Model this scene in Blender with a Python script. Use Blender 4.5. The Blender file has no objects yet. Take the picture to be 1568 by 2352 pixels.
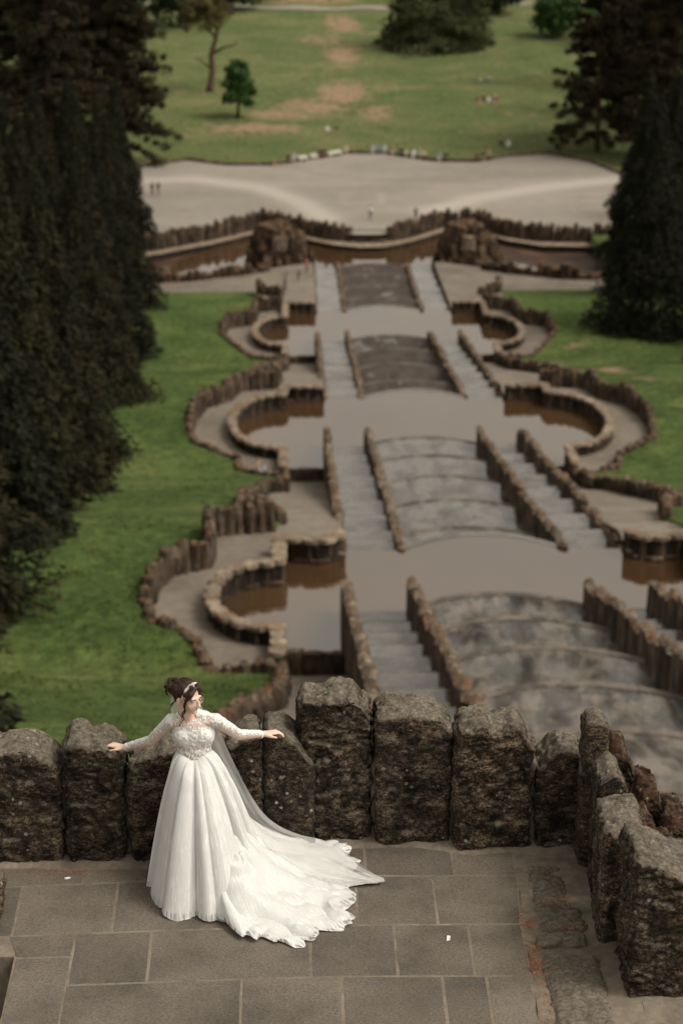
import bpy, bmesh, math, random
import numpy as np
from mathutils import Vector, Matrix, noise as mnoise

SC = bpy.context.scene
COL = SC.collection
R = math.radians
random.seed(7)

# ------------------------------------------------------------------ camera
cam_d = bpy.data.cameras.new('camera')
cam = bpy.data.objects.new('camera', cam_d)
COL.objects.link(cam)
cam.location = (0, 0, 7.9)
cam.rotation_euler = (R(90 - 20.8276), 0, R(-1.3832))
cam_d.sensor_fit = 'VERTICAL'
cam_d.sensor_height = 36.0
cam_d.sensor_width = 24.0
cam_d.lens = 36.0 * 4800 / 2352
cam_d.clip_start = 0.1
cam_d.clip_end = 4000
cam_d.dof.use_dof = True
cam_d.dof.focus_distance = 15.0
cam_d.dof.aperture_fstop = 1.85
SC.camera = cam

# ------------------------------------------------------------------ sky and sun
SUN_EL, SUN_AZ = 54, 108          # overcast day: a wide, weak sun high on the right
W = bpy.data.worlds.new('World'); SC.world = W; W.use_nodes = True
wn, wl = W.node_tree.nodes, W.node_tree.links
wn.clear()
sky = wn.new('ShaderNodeTexSky'); sky.sky_type = 'NISHITA'; sky.sun_disc = False
sky.sun_elevation = R(SUN_EL); sky.sun_rotation = R(SUN_AZ)
sky.air_density = 1.0; sky.dust_density = 3.0; sky.ozone_density = 1.0
hs = wn.new('ShaderNodeHueSaturation'); hs.inputs['Saturation'].default_value = 0.05
tint = wn.new('ShaderNodeMixRGB'); tint.blend_type = 'MULTIPLY'; tint.inputs[0].default_value = 1
tint.inputs[2].default_value = (1.0, 0.935, 0.81, 1)
bg = wn.new('ShaderNodeBackground'); bg.inputs[1].default_value = 0.122
wo = wn.new('ShaderNodeOutputWorld')
wl.new(sky.outputs[0], hs.inputs['Color']); wl.new(hs.outputs[0], tint.inputs[1])
wl.new(tint.outputs[0], bg.inputs[0]); wl.new(bg.outputs[0], wo.inputs[0])
sun_d = bpy.data.lights.new('sun', 'SUN'); sun = bpy.data.objects.new('sun', sun_d); COL.objects.link(sun)
sun_d.energy = 1.2; sun_d.angle = R(20); sun_d.color = (1.0, 0.94, 0.86)
# azimuth measured clockwise from +Y (as the sky texture does)
sv = Vector((math.sin(R(SUN_AZ)) * math.cos(R(SUN_EL)), math.cos(R(SUN_AZ)) * math.cos(R(SUN_EL)), math.sin(R(SUN_EL))))
sun.rotation_euler = (-sv).to_track_quat('-Z', 'Y').to_euler()
sun.location = (0, 0, 60)

vs = SC.view_settings
SC.display_settings.display_device = 'sRGB'
vs.view_transform = 'Standard'; vs.look = 'None'; vs.exposure = 0.66; vs.gamma = 1.0
vs.use_curve_mapping = False
SC.cycles.max_bounces = 6; SC.cycles.diffuse_bounces = 2; SC.cycles.glossy_bounces = 3
SC.cycles.transparent_max_bounces = 12; SC.cycles.transmission_bounces = 4
SC.cycles.use_denoising = True
SC.cycles.caustics_reflective = False; SC.cycles.caustics_refractive = False

# ------------------------------------------------------------------ object helpers
def mesh_from(verts, faces, smooth=False, mats=(), midx=None):
    me = bpy.data.meshes.new('mesh')
    me.from_pydata([tuple(v) for v in verts], [], faces)
    for m in mats: me.materials.append(m)
    if midx is not None: me.polygons.foreach_set('material_index', midx)
    if smooth: me.polygons.foreach_set('use_smooth', [True] * len(me.polygons))
    me.update()
    return me

def mesh_np(co, tri, mats=(), smooth=False):
    """fast triangle mesh from numpy arrays"""
    me = bpy.data.meshes.new('mesh')
    co = np.asarray(co, np.float32); tri = np.asarray(tri, np.int32)
    n = tri.shape[1]
    me.vertices.add(len(co)); me.vertices.foreach_set('co', co.ravel())
    me.loops.add(tri.size); me.loops.foreach_set('vertex_index', tri.ravel())
    me.polygons.add(len(tri))
    me.polygons.foreach_set('loop_start', np.arange(0, tri.size, n, dtype=np.int32))
    me.polygons.foreach_set('loop_total', np.full(len(tri), n, np.int32))
    if smooth: me.polygons.foreach_set('use_smooth', np.ones(len(tri), bool))
    for m in mats: me.materials.append(m)
    me.update(); me.validate()
    return me

def obj(name, me, parent=None, loc=(0, 0, 0), rot=None, scale=None):
    o = bpy.data.objects.new(name, me); COL.objects.link(o)
    o.location = loc
    if rot is not None: o.rotation_euler = rot
    if scale is not None: o.scale = scale
    if parent is not None: o.parent = parent
    return o

def tag(o, label, cat, group=None):
    o['label'] = label; o['category'] = cat
    if group: o['group'] = group
    return o

def thing(name, label, cat, loc=(0, 0, 0), group=None, rotz=0):
    o = bpy.data.objects.new(name, None); COL.objects.link(o)
    o.location = loc; o.rotation_euler = (0, 0, rotz); o.empty_display_size = 0.2
    return tag(o, label, cat, group)

def struct(o, label=None, kind='structure'):
    o['kind'] = kind
    if label: o['label'] = label
    return o

# ------------------------------------------------------------------ materials
class NM:
    def __init__(s, name):
        s.m = bpy.data.materials.new(name); s.m.use_nodes = True
        s.N = s.m.node_tree.nodes; s.L = s.m.node_tree.links
        s.b = s.N['Principled BSDF']; s.out = s.N['Material Output']
    def n(s, t, **k):
        x = s.N.new(t)
        for a, v in k.items(): setattr(x, a, v)
        return x
    def link(s, a, b): s.L.new(a, b)
    def pos(s):
        if not hasattr(s, '_p'): s._p = s.n('ShaderNodeNewGeometry')
        return s._p.outputs['Position']
    def geo(s, k): s.pos(); return s._p.outputs[k]
    def objc(s):
        if not hasattr(s, '_o'): s._o = s.n('ShaderNodeTexCoord')
        return s._o.outputs['Object']
    def rand(s):
        if not hasattr(s, '_r'): s._r = s.n('ShaderNodeObjectInfo')
        return s._r.outputs['Random']
    def mapping(s, vec, scale=(1, 1, 1), rot=(0, 0, 0), loc=(0, 0, 0)):
        x = s.n('ShaderNodeMapping'); s.link(vec, x.inputs[0])
        x.inputs['Scale'].default_value = scale; x.inputs['Rotation'].default_value = rot; x.inputs['Location'].default_value = loc
        return x.outputs[0]
    def noise(s, scale, detail=4, rough=.55, vec=None, dist=0, out='Fac'):
        x = s.n('ShaderNodeTexNoise'); s.link(vec if vec is not None else s.pos(), x.inputs['Vector'])
        x.inputs['Scale'].default_value = scale; x.inputs['Detail'].default_value = detail
        x.inputs['Roughness'].default_value = rough; x.inputs['Distortion'].default_value = dist
        return x.outputs[out]
    def voro(s, scale, vec=None, feature='F1', out='Distance', rnd=1):
        x = s.n('ShaderNodeTexVoronoi', feature=feature); s.link(vec if vec is not None else s.pos(), x.inputs['Vector'])
        x.inputs['Scale'].default_value = scale; x.inputs['Randomness'].default_value = rnd
        return x.outputs[out]
    def ramp(s, fac, stops, interp='LINEAR'):
        x = s.n('ShaderNodeValToRGB'); s.link(fac, x.inputs[0]); cr = x.color_ramp; cr.interpolation = interp
        while len(cr.elements) < len(stops): cr.elements.new(.5)
        for e, (p, c) in zip(cr.elements, stops):
            e.position = p; e.color = (c, c, c, 1) if isinstance(c, (int, float)) else tuple(c) + (1,)
        return x.outputs[0]
    def mix(s, a, b, fac, mode='MIX'):
        x = s.n('ShaderNodeMixRGB', blend_type=mode)
        for i, v in ((1, a), (2, b)):
            if hasattr(v, 'default_value'): s.link(v, x.inputs[i])
            else: x.inputs[i].default_value = tuple(v) + (1,) if not isinstance(v, (int, float)) else (v, v, v, 1)
        if hasattr(fac, 'default_value'): s.link(fac, x.inputs[0])
        else: x.inputs[0].default_value = fac
        return x.outputs[0]
    def math(s, op, a, b=0, clamp=False):
        x = s.n('ShaderNodeMath', operation=op, use_clamp=clamp)
        for i, v in ((0, a), (1, b)):
            if hasattr(v, 'default_value'): s.link(v, x.inputs[i])
            else: x.inputs[i].default_value = v
        return x.outputs[0]
    def sep(s, v, k):
        x = s.n('ShaderNodeSeparateXYZ'); s.link(v, x.inputs[0]); return x.outputs[k]
    def bump(s, h, strength=.5, dist=.02):
        x = s.n('ShaderNodeBump'); s.link(h, x.inputs['Height'])
        x.inputs['Strength'].default_value = strength; x.inputs['Distance'].default_value = dist
        if s.b.inputs['Normal'].is_linked:
            s.link(s.b.inputs['Normal'].links[0].from_socket, x.inputs['Normal'])
        s.link(x.outputs[0], s.b.inputs['Normal']); return x
    def set(s, **k):
        for a, v in k.items():
            i = s.b.inputs[a.replace('_', ' ')]
            if hasattr(v, 'default_value'): s.link(v, i)
            elif isinstance(v, (tuple, list)): i.default_value = tuple(v) + (1,) if len(v) == 3 and i.type == 'RGBA' else v
            else: i.default_value = v
        return s

def plain(name, col, rough=.8, var=.25, scale=8, bump=0, **k):
    M = NM(name)
    c = M.ramp(M.noise(scale, 3), [(.3, tuple(x * (1 - var) for x in col)), (.7, tuple(min(1, x * (1 + var)) for x in col))])
    M.set(Base_Color=c, Roughness=rough, **k)
    if bump: M.bump(M.noise(scale * 3, 3), .4, bump)
    return M.m

MT = {}
# grass: greens at several scales, straw-coloured and bare patches from the ground's own 'dirt' attribute
M = NM('grass')
c1 = M.ramp(M.noise(.16, 5, .6), [(.3, (.040, .064, .0160)), (.5, (.068, .102, .026)), (.68, (.118, .142, .042))])
c2 = M.ramp(M.noise(1.6, 5, .65), [(.3, .5), (.52, 1.05), (.72, 1.6)])
c3 = M.ramp(M.noise(9, 3, .6), [(.25, .62), (.7, 1.35)])
far = M.n('ShaderNodeMapRange'); M.link(M.sep(M.pos(), 1), far.inputs[0])
far.inputs[1].default_value = 210; far.inputs[2].default_value = 300
dry = M.ramp(M.noise(.09, 6, .7, dist=.4), [(.3, (.066, .096, .030)), (.48, (.098, .120, .042)), (.62, (.145, .148, .060)), (.75, (.20, .165, .085))])
cc = M.mix(c1, dry, far.outputs[0])
cc = M.mix(cc, c2, 1, 'MULTIPLY'); cc = M.mix(cc, c3, 1, 'MULTIPLY')
at = M.n('ShaderNodeAttribute', attribute_name='dirt')
dm = M.math('ADD', at.outputs['Fac'], M.math('MULTIPLY', M.math('SUBTRACT', M.noise(.5, 6, .75, vec=M.mapping(M.pos(), (.8, .45, 1))), .5), 1.9))
dm = M.ramp(dm, [(.36, 0), (.78, .92)])
soil = M.ramp(M.noise(.8, 4), [(.3, (.22, .145, .085)), (.7, (.36, .25, .16))])
cc = M.mix(cc, soil, dm)
M.set(Base_Color=cc, Roughness=.95); M.set(**{'Specular IOR Level': .15})
M.bump(M.noise(5, 5, .7), .9, .25)
MT['grass'] = M.m

def rockmat(name, cols, scale=2.2, lichen=.5, moss=(.10, .045, .018), mossamt=.5, bump=.06):
    M = NM(name)
    st = M.mapping(M.pos(), (1, 1, .45))
    c = M.ramp(M.noise(scale, 6, .65, vec=st), [(.28, cols[0]), (.47, cols[1]), (.62, cols[2]), (.78, cols[3])])
    r = M.ramp(M.rand(), [(0, .68), (.5, 1.0), (1, 1.4)])
    c = M.mix(c, r, 1, 'MULTIPLY')
    up = M.sep(M.geo('Normal'), 2)
    mk = M.math('MULTIPLY', M.ramp(up, [(.25, 0), (.8, 1)]), M.ramp(M.noise(scale * .6, 4), [(.62 - .4 * mossamt, 0), (.8 - .3 * mossamt, 1)]))
    c = M.mix(c, moss, mk)
    lk = M.math('MULTIPLY', M.ramp(up, [(.1, 0), (.7, 1)]), M.ramp(M.noise(scale * 2.3, 5, .7), [(.52, 0), (.66, lichen)]))
    c = M.mix(c, (.36, .31, .23), lk)
    M.set(Base_Color=c, Roughness=.92); M.set(**{'Specular IOR Level': .2})
    M.bump(M.noise(scale * 4, 5, .7), .8, bump)
    return M.m
MT['wall_stone'] = rockmat('rough_wall_stone', [(.014, .0095, .0065), (.056, .040, .028), (.112, .083, .060), (.21, .16, .12)], 2.0)
MT['pier_rock'] = rockmat('mossy_rock', [(.010, .006, .004), (.040, .026, .017), (.085, .056, .036), (.19, .14, .10)], 1.3, .4, (.085, .04, .014), .7)
MT['divider'] = rockmat('divider_block', [(.026, .019, .014), (.075, .055, .040), (.150, .116, .086), (.27, .22, .17)], 1.4, .6, (.105, .056, .029), .5)
MT['cap'] = rockmat('parapet_cap', [(.07, .05, .036), (.16, .123, .092), (.26, .21, .16), (.36, .30, .24)], 1.7, .5, (.16, .09, .045), .4)
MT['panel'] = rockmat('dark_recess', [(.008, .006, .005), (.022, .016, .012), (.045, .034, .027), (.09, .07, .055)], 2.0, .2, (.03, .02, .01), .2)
MT['edge_rock'] = rockmat('kerb_rock', [(.03, .02, .014), (.06, .042, .03), (.11, .08, .058), (.22, .17, .13)], 1.8)

M = NM('beige_path')
c = M.ramp(M.noise(.35, 5, .6), [(.3, (.115, .093, .071)), (.5, (.160, .132, .103)), (.72, (.205, .172, .137))])
c = M.mix(c, M.ramp(M.noise(2.2, 5, .7), [(.3, .78), (.7, 1.15)]), 1, 'MULTIPLY')
M.set(Base_Color=c, Roughness=.85); M.bump(M.noise(6, 4), .3, .03)
MT['path'] = M.m

M = NM('plaza_gravel')
p = M.mapping(M.pos(), (.035, .075, 1), (0, 0, .35))
c = M.ramp(M.noise(1.0, 5, .55, vec=p, dist=.9), [(.30, (.195, .170, .139)), (.48, (.225, .197, .163)), (.58, (.26, .229, .191)), (.70, (.215, .188, .157))])
c = M.mix(c, M.ramp(M.noise(.5, 5, .7), [(.3, .88), (.7, 1.08)]), 1, 'MULTIPLY')
at = M.n('ShaderNodeAttribute', attribute_name='track')
c = M.mix(c, (.38, .34, .29), at.outputs['Fac'])
M.set(Base_Color=c, Roughness=.9); MT['plaza'] = M.m

M = NM('basin_water')
c = M.ramp(M.noise(.12, 3), [(.3, (.050, .026, .012)), (.7, (.075, .042, .020))])
M.set(Base_Color=c, Roughness=.035, IOR=2.85)
M.bump(M.noise(1.3, 3, .5), .05, .02)
MT['water'] = M.m

M = NM('brown_pool_bed')
c = M.ramp(M.noise(.3, 5), [(.3, (.028, .013, .007)), (.55, (.062, .028, .014)), (.75, (.13, .075, .045))])
M.set(Base_Color=c, Roughness=.6); MT['bed'] = M.m

def wetmat(name, dark, light, wet_lo, wet_hi, sx=1.0, patch=.86):
    """stone steps: dry dark patches, pale lime streaks and a wet film that mirrors the sky"""
    M = NM(name)
    p = M.mapping(M.pos(), (.55 * sx, .30, .4))
    w = M.noise(1.0, 6, .6, vec=p, dist=.5)
    c = M.ramp(M.noise(1.6, 6, .62, vec=p, dist=.3), [(.3, tuple(x * .6 for x in dark)), (.45, dark), (.56, light), (.72, tuple(x * .75 for x in light))])
    c = M.mix(c, M.ramp(M.noise(3.5, 4, .7), [(.3, .75), (.7, 1.25)]), 1, 'MULTIPLY')
    j = M.n('ShaderNodeTexBrick'); M.link(M.pos(), j.inputs[0]); j.inputs['Scale'].default_value = 1
    j.inputs['Brick Width'].default_value = 1.7 if patch < .8 else 1.15; j.inputs['Row Height'].default_value = 1.15 if patch < .8 else .8
    j.inputs['Mortar Size'].default_value = .018
    j.inputs['Color1'].default_value = (1, 1, 1, 1); j.inputs['Color2'].default_value = (patch, patch, patch, 1); j.inputs['Mortar'].default_value = (.62, .62, .62, 1)
    c = M.mix(c, j.outputs[0], .6 if patch > .8 else .9, 'MULTIPLY')
    wet = M.ramp(w, [(wet_lo, 0), (wet_hi, 1)])
    M.set(Base_Color=c, Roughness=M.ramp(wet, [(0, .8), (.4, .4), (1, .10)]), IOR=1.75)
    M.set(**{'Specular IOR Level': M.ramp(wet, [(0, .15), (1, .55)])})
    M.bump(M.noise(4, 4), .12, .05)
    return M.m
MT['bed_near'] = wetmat('stone_bed_flecked', (.048, .039, .031), (.150, .125, .099), .38, .60, 1.4, .5)
MT['bed_mid'] = wetmat('stone_bed_wet', (.055, .045, .037), (.125, .110, .096), .24, .46)
MT['bed_dark'] = wetmat('stone_bed_dark', (.050, .036, .028), (.066, .050, .040), .60, .70)
MT['lane'] = wetmat('side_lane_stone', (.085, .074, .066), (.13, .116, .105), .22, .50, .5)

MT['nosing'] = wetmat('pale_step_edge', (.085, .072, .059), (.15, .127, .104), .80, .98)
# ------------------------------------------------------------------ the valley: levels along the cascade (x measured from its axis)
X0 = 9.3
LY = [14, 20, 40, 80, 87, 97, 134, 146, 156, 187, 197, 207, 220, 240, 300, 420, 700, 1500]
LZ = [-8.5, -10, -16.2, -29.7, -29.5, -29.9, -40.5, -40.2, -40.9, -48.1, -47.9, -48.4, -50.2, -50.06, -50.06, -49.5, -42, -10]
def lawn(Y): return float(np.interp(Y, LY, LZ))
UIN = [(14, 10), (56, 12.2), (62, 11.4), (66, 10.5), (70, 9.9), (79.2, 9.9), (80, 13.0), (82, 13.4), (84, 14.2), (85, 15.6), (87, 16.1), (89.4, 15.9),
       (91.8, 15.2), (92.8, 13.4), (96.8, 13.5), (97.6, 10.3), (101, 10.0), (104, 10.5), (107.7, 11.2), (108.5, 12.2), (113, 12.4), (117, 12.1),
       (121, 11.4), (125.6, 11.0), (126.4, 9.9), (133.8, 9.9), (134.5, 11.7), (135.3, 13.1), (137.5, 13.3), (139.4, 15), (141, 16.4), (144.6, 16.9),
       (147.6, 16.8), (150.8, 16), (152.5, 14.2), (155, 13.6), (155.8, 10.2), (157.6, 10.2), (158.4, 13.4), (161.5, 12.4), (168.7, 12.3), (173.7, 10.9), (176.7, 10),
       (186.8, 9.9), (187.6, 13.0), (192.4, 15.1), (195.5, 16.2), (200, 15.9), (201.2, 13.2), (206, 13.1), (206.8, 10.2), (213, 10.2), (214.5, 12.6), (219, 12.9)]
def u_in(Y): return float(np.interp(Y, [a for a, b in UIN], [b for a, b in UIN]))
def sm(x, a, b):
    t = min(1, max(0, (x - a) / (b - a))); return t * t * (3 - 2 * t)

DIRT = [(-1, 345, 5, 14, 1.0), (-15, 314, 9, 5, .95), (-6, 333, 8, 9, .85), (-11, 325, 7, 7, .8), (0, 385, 4, 16, .95), (1, 425, 5, 14, .9), (-4, 402, 6, 9, .7),
        (-6, 458, 14, 9, .95), (4, 326, 4, 8, .8), (17.5, 187, .9, 9, .95), (17.6, 171, .8, 9, .95), (19, 158, 2, 4, .5), (8, 412, 6, 5, .6), (-22.5, 345, 5, 4, .7), (24, 322, 12, 8, .35)]
def dirt_at(u, Y):
    d = 0
    for (a, b, ra, rb, k) in DIRT:
        q = ((u - a) / ra) ** 2 + ((Y - b) / rb) ** 2
        if q < 4: d = max(d, k * math.exp(-q))
    return d

def ground_z(u, Y, uin=.05):
    k = 1.0 if Y < 214 else max(1 - sm(Y, 214, 219.5), sm(Y, 296, 325))
    z = lawn(Y) + k * (.55 * mnoise.noise((u * .12, Y * .12, 3)) * sm(abs(u), uin, uin + 6) + .02 * max(0, min(abs(u), 60) - uin))
    if abs(u) > 60: z += .12 * (abs(u) - 60)
    return z
def build_ground():
    rows = [14, 20, 27, 34] + [40 + i * .75 for i in range(int((220 - 40) / .75))] + [219.6, 220.0]
    V, F, dirt = [], [], []
    NT = 22
    prev = None
    def row(Y, uin, low):
        ids = []
        for s in (-1, 1):
            ts = [1 - i / NT for i in range(NT + 1)] if s < 0 else [i / NT for i in range(NT + 1)]
            line = []
            for t in ts:
                u = s * (uin + (260 - uin) * t ** 2.6)
                z = ground_z(u, Y, uin)
                V.append((X0 + u, Y, z)); dirt.append(dirt_at(u, Y)); line.append(len(V) - 1)
            if s < 0:
                V.append((X0 + s * (uin - .02), Y, lawn(Y) - low)); dirt.append(0); line.append(len(V) - 1)
            else:
                V.append((X0 + s * (uin - .02), Y, lawn(Y) - low)); dirt.append(0); line.insert(0, len(V) - 1)
            ids += line
        return ids
    rr = [row(Y, u_in(Y), 7.0) for Y in rows]
    rr += [row(Y, 26.5, 6.0) for Y in (220.1, 226, 232, 238, 244, 250, 256.9)]
    rr += [row(Y, .05, .0) for Y in [257 + 1.6 * i for i in range(150)] + [500 + 40 * i for i in range(26)]]
    for a, b in zip(rr[:-1], rr[1:]):
        for i in range(len(a) - 1): F.append((a[i], a[i + 1], b[i + 1], b[i]))
    me = mesh_from(V, F, True, [MT['grass']])
    at = me.attributes.new('dirt', 'FLOAT', 'POINT'); at.data.foreach_set('value', dirt)
    return struct(obj('ground', me), 'grass slopes and the meadow beside and beyond the cascade')
build_ground()

# ------------------------------------------------------------------ stone pieces (shared meshes)
def ring_stone(seed, n=6, rings=3, box=.55, top=.16, capr=.8, amp=1.0):
    rnd = random.Random(seed)
    V, F = [], []
    for k in range(rings):
        t = k / (rings - 1)
        for i in range(n):
            a = 2 * math.pi * (i + .5 + rnd.uniform(-.18, .18)) / n
            c, s = math.cos(a), math.sin(a)
            q = max(abs(c), abs(s)); r = .5 * ((1 - box) + box / q) * (1 + amp * rnd.uniform(-.14, .08))
            r *= 1.0 if k < rings - 1 else capr
            V.append((c * r, s * r, t * (1 if k < rings - 1 else rnd.uniform(1 - top, 1.0)) + (rnd.uniform(-.06, .06) if 0 < k < rings - 1 else 0)))
    for k in range(rings - 1):
        for i in range(n):
            j = (i + 1) % n
            F.append((k * n + i, k * n + j, (k + 1) * n + j, (k + 1) * n + i))
    V.append((rnd.uniform(-.1, .1), rnd.uniform(-.1, .1), 1.0 + rnd.uniform(-.02, .05)))
    for i in range(n): F.append(((rings - 1) * n + i, (rings - 1) * n + (i + 1) % n, len(V) - 1))
    F.append(tuple(reversed(range(n))))
    return V, F
_sc = {}
def stone_mesh(kind, mat, i):
    k = (kind, mat, i)
    if k not in _sc:
        if kind == 'upright': V, F = ring_stone(100 + i, 6, 4, .6, .16)
        elif kind == 'block': V, F = ring_stone(200 + i, 8, 3, .97, .05, .93)
        elif kind == 'cap': V, F = ring_stone(250 + i, 8, 3, .98, .03, .95, .25)
        elif kind == 'rock': V, F = ring_stone(300 + i, 7, 4, .3, .35)
        _sc[k] = mesh_from(V, F, False, [MT[mat]])
    return _sc[k]
def resample(pts, step):
    """points along a polyline (any dimension) every step, with tangents in plan"""
    out = []; P = [Vector(p) for p in pts]
    L = [0]
    for a, b in zip(P[:-1], P[1:]): L.append(L[-1] + (b.xy - a.xy).length)
    n = max(1, round(L[-1] / step))
    for i in range(n):
        s = (i + .5) * L[-1] / n
        j = max(k for k in range(len(L) - 1) if L[k] <= s + 1e-9)
        t = (s - L[j]) / max(1e-6, L[j + 1] - L[j])
        d = (P[j + 1].xy - P[j].xy)
        out.append((P[j].lerp(P[j + 1], t), math.atan2(d.y, d.x), L[-1] / n))
    return out
def stone_row(root, pts, step, thick, mat, kind='upright', name='stone', hv=(.86, 1.12), wv=(.88, 1.08), tilt=.05, rnd=None, jit=.05):
    """pts = (x, y, zbase, ztop)"""
    rnd = rnd or random
    o = Vector(root.location)
    for p, ang, w in resample(pts, step):
        h = (p[3] - p[2]) * rnd.uniform(*hv)
        st = obj(name, stone_mesh(kind, mat, rnd.randrange(7)), root,
                 (p[0] - o.x + rnd.uniform(-jit, jit), p[1] - o.y + rnd.uniform(-jit, jit), p[2] - o.z),
                 (rnd.uniform(-tilt, tilt), rnd.uniform(-tilt, tilt), ang + rnd.choice((0, math.pi)) + rnd.uniform(-1.5 * jit, 1.5 * jit)),
                 (w * rnd.uniform(*wv) * 1.18, thick * rnd.uniform(.85, 1.15), h))
def rough_wall(name, label, pts, step=.5, thick=.62, mat='wall_stone', group=None, **k):
    r = thing(name, label, 'wall', (pts[0][0], pts[0][1], pts[0][2]), group)
    stone_row(r, pts, step, thick, mat, **k)
    return r
ORD = ['nearest', 'second', 'third', 'farthest']
SIDE = {-1: 'left', 1: 'right'}

# ------------------------------------------------------------------ flights of the cascade
#        Ya     Yb    top a   top b  lane drop  centre drop  n steps(side, centre)  bed material
FL = [(30.0, 87.6, -11.6, -29.0, .5, 2.2, 14, 7, 'bed_near'),
      (95.6, 142.2, -30.3, -39.9, .5, 1.75, 8, 5, 'bed_mid'),
      (154.0, 196.0, -41.1, -47.9, .45, 1.15, 8, 4, 'bed_dark'),
      (207.4, 236.0, -48.8, -51.15, .35, .55, 6, 4, 'bed_dark')]
ZW = [None, -30.5, -41.3, -49.0, -51.55]
def slab(y0, y1, x0, x1, z, drop, bow, nx=10, fall=.06):
    """one step: tread with a bowed downstream edge and a riser below it"""
    V, F = [], []
    for i in range(nx + 1):
        x = x0 + (x1 - x0) * i / nx
        q = 1 - ((2 * i / nx) - 1) ** 2
        V += [(x, y0 + bow * q - .25, z + fall), (x, y1 + bow * q - .22, z), (x, y1 + bow * q, z - .05), (x, y1 + bow * q + .03, z - drop)]
    for i in range(nx):
        for k in range(3):
            a = i * 4 + k; F.append((a, a + 4, a + 5, a + 1))
    return V, F
for fi, (Ya, Yb, ta, tb, ld, cd, ns, nc, bm) in enumerate(FL):
    fl = thing('cascade_flight', f'{ORD[fi]} flight of wet stone steps running down the cascade', 'cascade', (X0, Ya, ta), 'flights of the cascade')
    za, zb = ta - cd, ZW[fi + 1] - .12
    for i in range(nc):
        y0 = Ya + (Yb - Ya) * i / nc; y1 = Ya + (Yb - Ya) * (i + 1) / nc
        z = za + (zb - za) * (i + .75) / nc
        V, F = slab(y0 - Ya, y1 - Ya, -3.9, 3.9, z - ta, .3 + (za - zb) / nc, 1.5)
        cs = obj('centre_step', mesh_from(V, F, False, [MT[bm]]), fl)
        nw = .42 if fi == 0 else .3
        Vn, Fn = [], []
        for q in range(13):
            x = -3.88 + 7.76 * q / 12; e = y1 - Ya + 1.5 * (1 - (x / 3.9) ** 2) - .1
            Vn += [(x, e - nw, z - ta + .012), (x, e - nw + .04, z - ta + .05), (x, e, z - ta + .05), (x, e + .06, z - ta - .1)]
        for q in range(12):
            for j in range(3): Fn.append((q * 4 + j, q * 4 + 4 + j, q * 4 + 5 + j, q * 4 + 1 + j))
        obj('step_nosing', mesh_from(Vn, Fn, False, [MT['nosing']]), cs)
    for s in (-1, 1):
        za2, zb2 = ta - ld + .15, ZW[fi + 1] - .02
        for i in range(ns):
            y0 = Ya + (Yb - Ya) * i / ns; y1 = Ya + (Yb - Ya) * (i + 1) / ns
            z = za2 + (zb2 - za2) * (i + .8) / ns
            V, F = slab(y0 - Ya, y1 - Ya, min(s * 4.1, s * 6.75), max(s * 4.1, s * 6.75), z - ta, .2 + (za2 - zb2) / ns, 0, 2, .03)
            obj('lane_step', mesh_from(V, F, False, [MT['lane']]), fl)
    rnd = random.Random(50 + fi)
    for s in (-1, 1):
        for u, nm in ((4.0, 'inner'), (6.95, 'outer')):
            deep = cd + .5 if nm == 'inner' else 2.6
            pts = [(X0 + s * u, Ya - .3, ta - deep, ta), (X0 + s * u, Yb + .2, tb - deep, tb)]
            w = thing('divider_wall', f'{nm} dividing wall of rust-brown blocks on the {SIDE[s]} of the {ORD[fi]} cascade flight', 'wall',
                      (X0 + s * u, Ya, ta), 'walls dividing the cascade lanes')
            step = 1.25 if fi < 2 else 1.35
            for p, ang, L in resample(pts, step):
                hh = p[3] - p[2] + rnd.choice((-.16, 0, .05, .14)) + rnd.uniform(-.06, .06)
                obj('stone', stone_mesh('block', 'divider', rnd.randrange(7)), w, (p[0] - w.location.x + rnd.uniform(-.05, .05), p[1] - w.location.y, p[2] - w.location.z),
                    (0, 0, rnd.choice((0, math.pi)) + rnd.uniform(-.05, .05)), (.52 * rnd.uniform(.85, 1.15), L * 1.06 * rnd.uniform(.84, 1.04), hh))

# ------------------------------------------------------------------ basins: water, pool parapets, curved stair paths, outer walls
#      k   Yc     a    bulge  near rim  far wall
BA = [(1, 87.5, 3.8, 3.05, 83.2, 94.2), (2, 145.2, 6.1, 3.75, 137.3, 153.4), (3, 196.3, 5.0, 2.95, 190.6, 206.6)]
LIP = {1: 95.8, 2: 154.2, 3: 207.6}
def u_pool(Y, Yc, a, b):
    if abs(Y - Yc) >= a: return 10.05
    return 10.05 + b * math.sqrt(max(0, 1 - ((Y - Yc) / a) ** 2)) ** .9
def strip(name, rows, mat, smooth=False, label=None):
    """rows: (y, x0, x1, z)"""
    V, F = [], []
    for (y, x0, x1, z) in rows: V += [(x0, y, z), (x1, y, z)]
    for i in range(len(rows) - 1): F.append((2 * i, 2 * i + 1, 2 * i + 3, 2 * i + 2))
    return struct(obj(name, mesh_from(V, F, smooth, [MT[mat]])), label)
def frange(a, b, n): return [a + (b - a) * i / n for i in range(n + 1)]
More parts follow.
